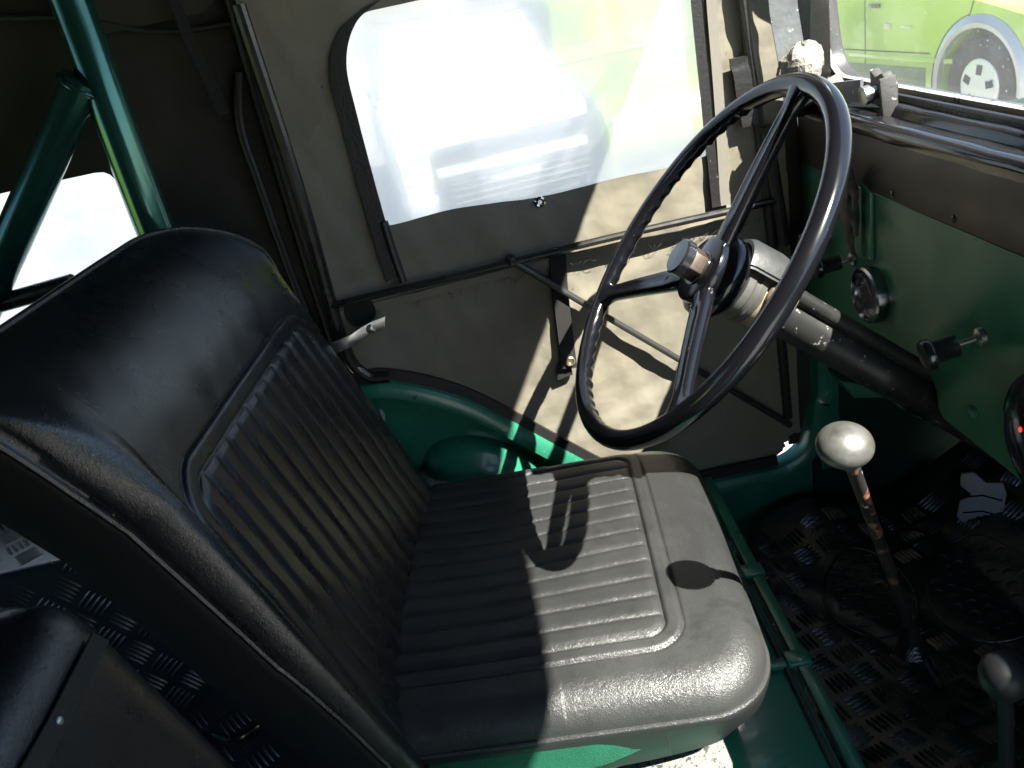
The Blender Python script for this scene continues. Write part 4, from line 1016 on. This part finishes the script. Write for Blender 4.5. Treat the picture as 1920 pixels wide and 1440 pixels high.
# ================================================================ CARS OUTSIDE
def car(name,label,cat_,ox,oy,sgn,paint,trim,hubm,group,zg=-1.75):
    glassm=CARGLASS if paint is LIME else GLARE_GLASS
    """length runs along y: s=0 at the wheel nearest the camera row's near end, sgn*1 = which way the near flank faces (x)"""
    base=np.array([ox,oy,zg]); t=thing(name,label,cat_,base,group)
    e1=nrm([-0.107,0.994,0]); n_=nrm([0.994,0.107,0]); up=np.array([0,0,1.0])
    Wd=1.66
    def P3(s,h,w): return base+e1*s+up*h+n_*w
    r=0.43
    side=[(-0.78,0.42),(-0.74,0.30),(-0.47,0.27)]+[(r*math.cos(R(a)),0.36+r*math.sin(R(a))) for a in np.linspace(190,-10,16)]
    side+=[(0.56,0.27),(1.95,0.27)]
    side+=[(2.45+r*math.cos(R(a)),0.36+r*math.sin(R(a))) for a in np.linspace(190,-10,16)]
    side+=[(3.02,0.29),(3.24,0.34),(3.30,0.60),(3.26,0.98),(2.2,1.04),(0.75,1.03),(0.1,0.99),(-0.60,0.84),(-0.76,0.66)]
    K=len(side); V=[];F=[]
    ws_=[0.0,0.02,Wd-0.02,Wd]; ins=[0.018,0.0,0.0,0.018]
    for w,i_ in zip(ws_,ins):
        for s,h in side:
            cs,ch=1.25,0.6; V.append(P3(s+(cs-s)*i_*0.3,h+(ch-h)*i_*0.8,w-0.0))
    for q in range(3):
        F+=[(q*K+j,q*K+(j+1)%K,(q+1)*K+(j+1)%K,(q+1)*K+j) for j in range(K)]
    F+=[tuple(range(K)),tuple(3*K+j for j in range(K))]
    bd=part('body',(V,F),paint,t,auto=40)
    # greenhouse
    gh=[(0.62,1.035),(1.10,1.50),(1.30,1.55),(2.60,1.56),(2.95,1.45),(3.18,1.02)]
    V=[];F=[]
    for w,i_ in ((0.05,0),(Wd-0.05,0)):
        for s,h in gh: V.append(P3(s,h,w+(0.12*(h-1.03)/0.5)*(1 if w<1 else -1)))
    k=len(gh); F=[tuple(range(k)),tuple(range(k,2*k))]+[(j,(j+1)%k,k+(j+1)%k,k+j) for j in range(k)]
    part('cabin',(V,F),paint,t,bevel=0.02)
    def gl(poly,name='side_window'):
        for w,sg in ((0.05,1),(Wd-0.05,-1)):
            V=[P3(s,h,w+sg*(0.12*(h-1.03)/0.5)-sg*0.010) for s,h in poly]+[P3(s,h,w+sg*(0.12*(h-1.03)/0.5)+sg*0.01) for s,h in poly]
            k=len(poly); part(name,(V,[tuple(range(k)),tuple(range(k,2*k))]+[(j,(j+1)%k,k+(j+1)%k,k+j) for j in range(k)]),glassm,t,smooth=False)
    gl([(0.78,1.08),(1.14,1.45),(1.60,1.47),(1.60,1.08)]); gl([(1.68,1.08),(1.68,1.47),(2.52,1.48),(2.80,1.40),(2.92,1.08)])
    def seam(pts,w=0.007):
        for ww in (-0.0015,):
            gs=[]
            for (a,b) in zip(pts[:-1],pts[1:]):
                A_=P3(a[0],a[1],ww); B_=P3(b[0],b[1],ww); d=nrm(B_-A_); gs.append(box((A_+B_)/2,(np.linalg.norm(B_-A_)+w*0.6,w,0.004),[d,np.cross(n_,d),n_]))
            return join(*gs)
    part('door_seam',seam([(1.45,1.0),(1.45,0.30)]),SHADOWSEAM,t,smooth=False)
    part('wing_seam',seam([(0.08,0.97),(0.13,0.84)]+[(0.53*math.cos(R(a)),0.36+0.53*math.sin(R(a))) for a in np.linspace(76,-4,14)]),SHADOWSEAM,t,smooth=False)
    part('rear_door_seam',seam([(2.75,1.0),(2.72,0.85),(2.45,0.80)]),SHADOWSEAM,t,smooth=False)
    part('sill_crease',seam([(0.56,0.585),(2.0,0.585)],0.010),SHADOWSEAM,t,smooth=False)
    part('trim_strip',box(P3(1.0,0.535,0.002),(1.42,0.035,0.012),[e1,up,n_]),paint,t,bevel=0.004)
    part('sill_panel',box(P3(1.28,0.37,0.0),(1.34,0.20,0.014),[e1,up,n_]),mat('sill_%s'%name,tuple(np.array(trim)),0.5),t,bevel=0.004)
    for s in (1.30,2.55):
        hd=part('door_handle',box(P3(s,0.955,-0.012),(0.16,0.035,0.03),[e1,up,n_]),PLASTIC,t,bevel=0.008)
    part('side_badge',box(P3(0.86,0.785,-0.002),(0.14,0.022,0.006),[e1,up,n_]),SILVERTRIM,t,bevel=0.002)
    part('filler_lamp',box(P3(1.12,0.79,-0.002),(0.09,0.045,0.008),[e1,up,n_]),SILVERTRIM,t,bevel=0.003)
    for s in (0.0,2.45):
        fl=[]
        ang=np.linspace(R(185),R(-5),22)
        V=[];F=[]
        for a in ang:
            for rr,w in ((0.425,0.0),(0.43,-0.030),(0.465,-0.035),(0.52,-0.004),(0.52,0.01)): V.append(P3(s+rr*math.cos(a),0.36+rr*math.sin(a),w))
        for i in range(21): F+=[(i*5+j,i*5+(j+1)%5,(i+1)*5+(j+1)%5,(i+1)*5+j) for j in range(5)]
        F+=[tuple(range(5)),tuple(105+j for j in range(5))]
        part('wheel_flare',(V,F),SILVERTRIM if paint is LIME else paint,t)
        for w,dr in ((0.09,-1),(Wd-0.09,1)):
            o=P3(s,0.36,w); ax=n_*dr
            whl=part('wheel',lathe(o,ax,[(0.22,-0.10),(0.33,-0.10),(0.355,-0.085),(0.36,-0.05),(0.36,0.05),(0.352,0.075),(0.325,0.09),(0.27,0.092),(0.235,0.085),(0.215,0.075),(0.20,0.06)],48),TYRE,t)
            part('hub_cap',lathe(o,ax,[(0.205,0.055),(0.205,0.078),(0.19,0.086),(0.175,0.088),(0.10,0.094),(0.05,0.10),(0,0.101)],40),hubm,whl)
            gs=[]
            for q in range(5):
                a=2*math.pi*q/5+0.4; c=o+ax*0.0915+(e1*math.cos(a)+up*math.sin(a))*0.125
                rd=e1*math.cos(a)+up*math.sin(a); tg=np.cross(ax,rd)
                part('hub_slot',box(c,(0.07,0.055,0.012),[rd,tg,ax]),SHADOWSEAM,whl)
    part('wheel_well',box(P3(1.25,0.55,0.83),(3.6,0.5,1.0),[e1,up,n_]),SHADOWSEAM,t)
    for w in (0.16,Wd-0.16):
        part('headlight',box(P3(-0.72,0.66,w),(0.10,0.14,0.26),[e1,up,n_]),HUBW,t,bevel=0.02)
        part('tail_light',box(P3(3.27,0.80,w),(0.05,0.24,0.14),[e1,up,n_]),REDLENS,t,bevel=0.012)
    if paint is CARDARK:
        part('grille',box(P3(-0.76,0.52,Wd/2+0.05),(0.08,0.50,Wd-0.35),[e1,up,n_]),PLASTIC,t,bevel=0.035)
        for q in range(4): part('grille_slat',box(P3(-0.805,0.35+0.05*q,Wd/2+0.05),(0.02,0.012,Wd-0.6),[e1,up,n_]),SILVERTRIM,t)
        part('number_plate',box(P3(-0.81,0.50,Wd/2),(0.012,0.11,0.40),[e1,up,n_]),GREYPLASTIC,t)
        part('bumper',box(P3(-0.83,0.60,Wd/2),(0.08,0.07,Wd-0.5),[e1,up,n_]),WHITEP,t,bevel=0.02)
    else: part('bumper',box(P3(-0.76,0.42,Wd/2),(0.10,0.16,Wd-0.1),[e1,up,n_]),PLASTIC,t,bevel=0.02)
    if ox<-5: part('reflect_box',box(P3(1.95,1.50,Wd/2),(2.5,1.15,Wd-0.02),[e1,up,n_]),paint,t,bevel=0.06)  # added tall block for the roll bar to mirror as a lime streak
    return t
car('parked_car','lime green car with white hub cap seen through the windscreen','car',3.986,6.261,1,LIME,(0.10,0.14,0.07),HUBW,'cars parked outside')
car('parked_car','lime green car nose seen hazily through the driver window on the right','car',1.05,6.9,1,LIME,(0.10,0.14,0.07),HUBW,'cars parked outside')
car('parked_car','white car with dark grille and white bumper seen hazily through the driver window','car',-0.50,7.0,1,CARDARK,(0.04,0.04,0.04),HUBW,'cars parked outside')
car('parked_car','tall lime green van added unseen behind the jeep, mirrored as a streak along the roll bar','van',-6.2,-2.4,1,LIME,(0.10,0.14,0.07),HUBW,'cars parked outside')  # added out of view to put a lime reflection on the roll bar
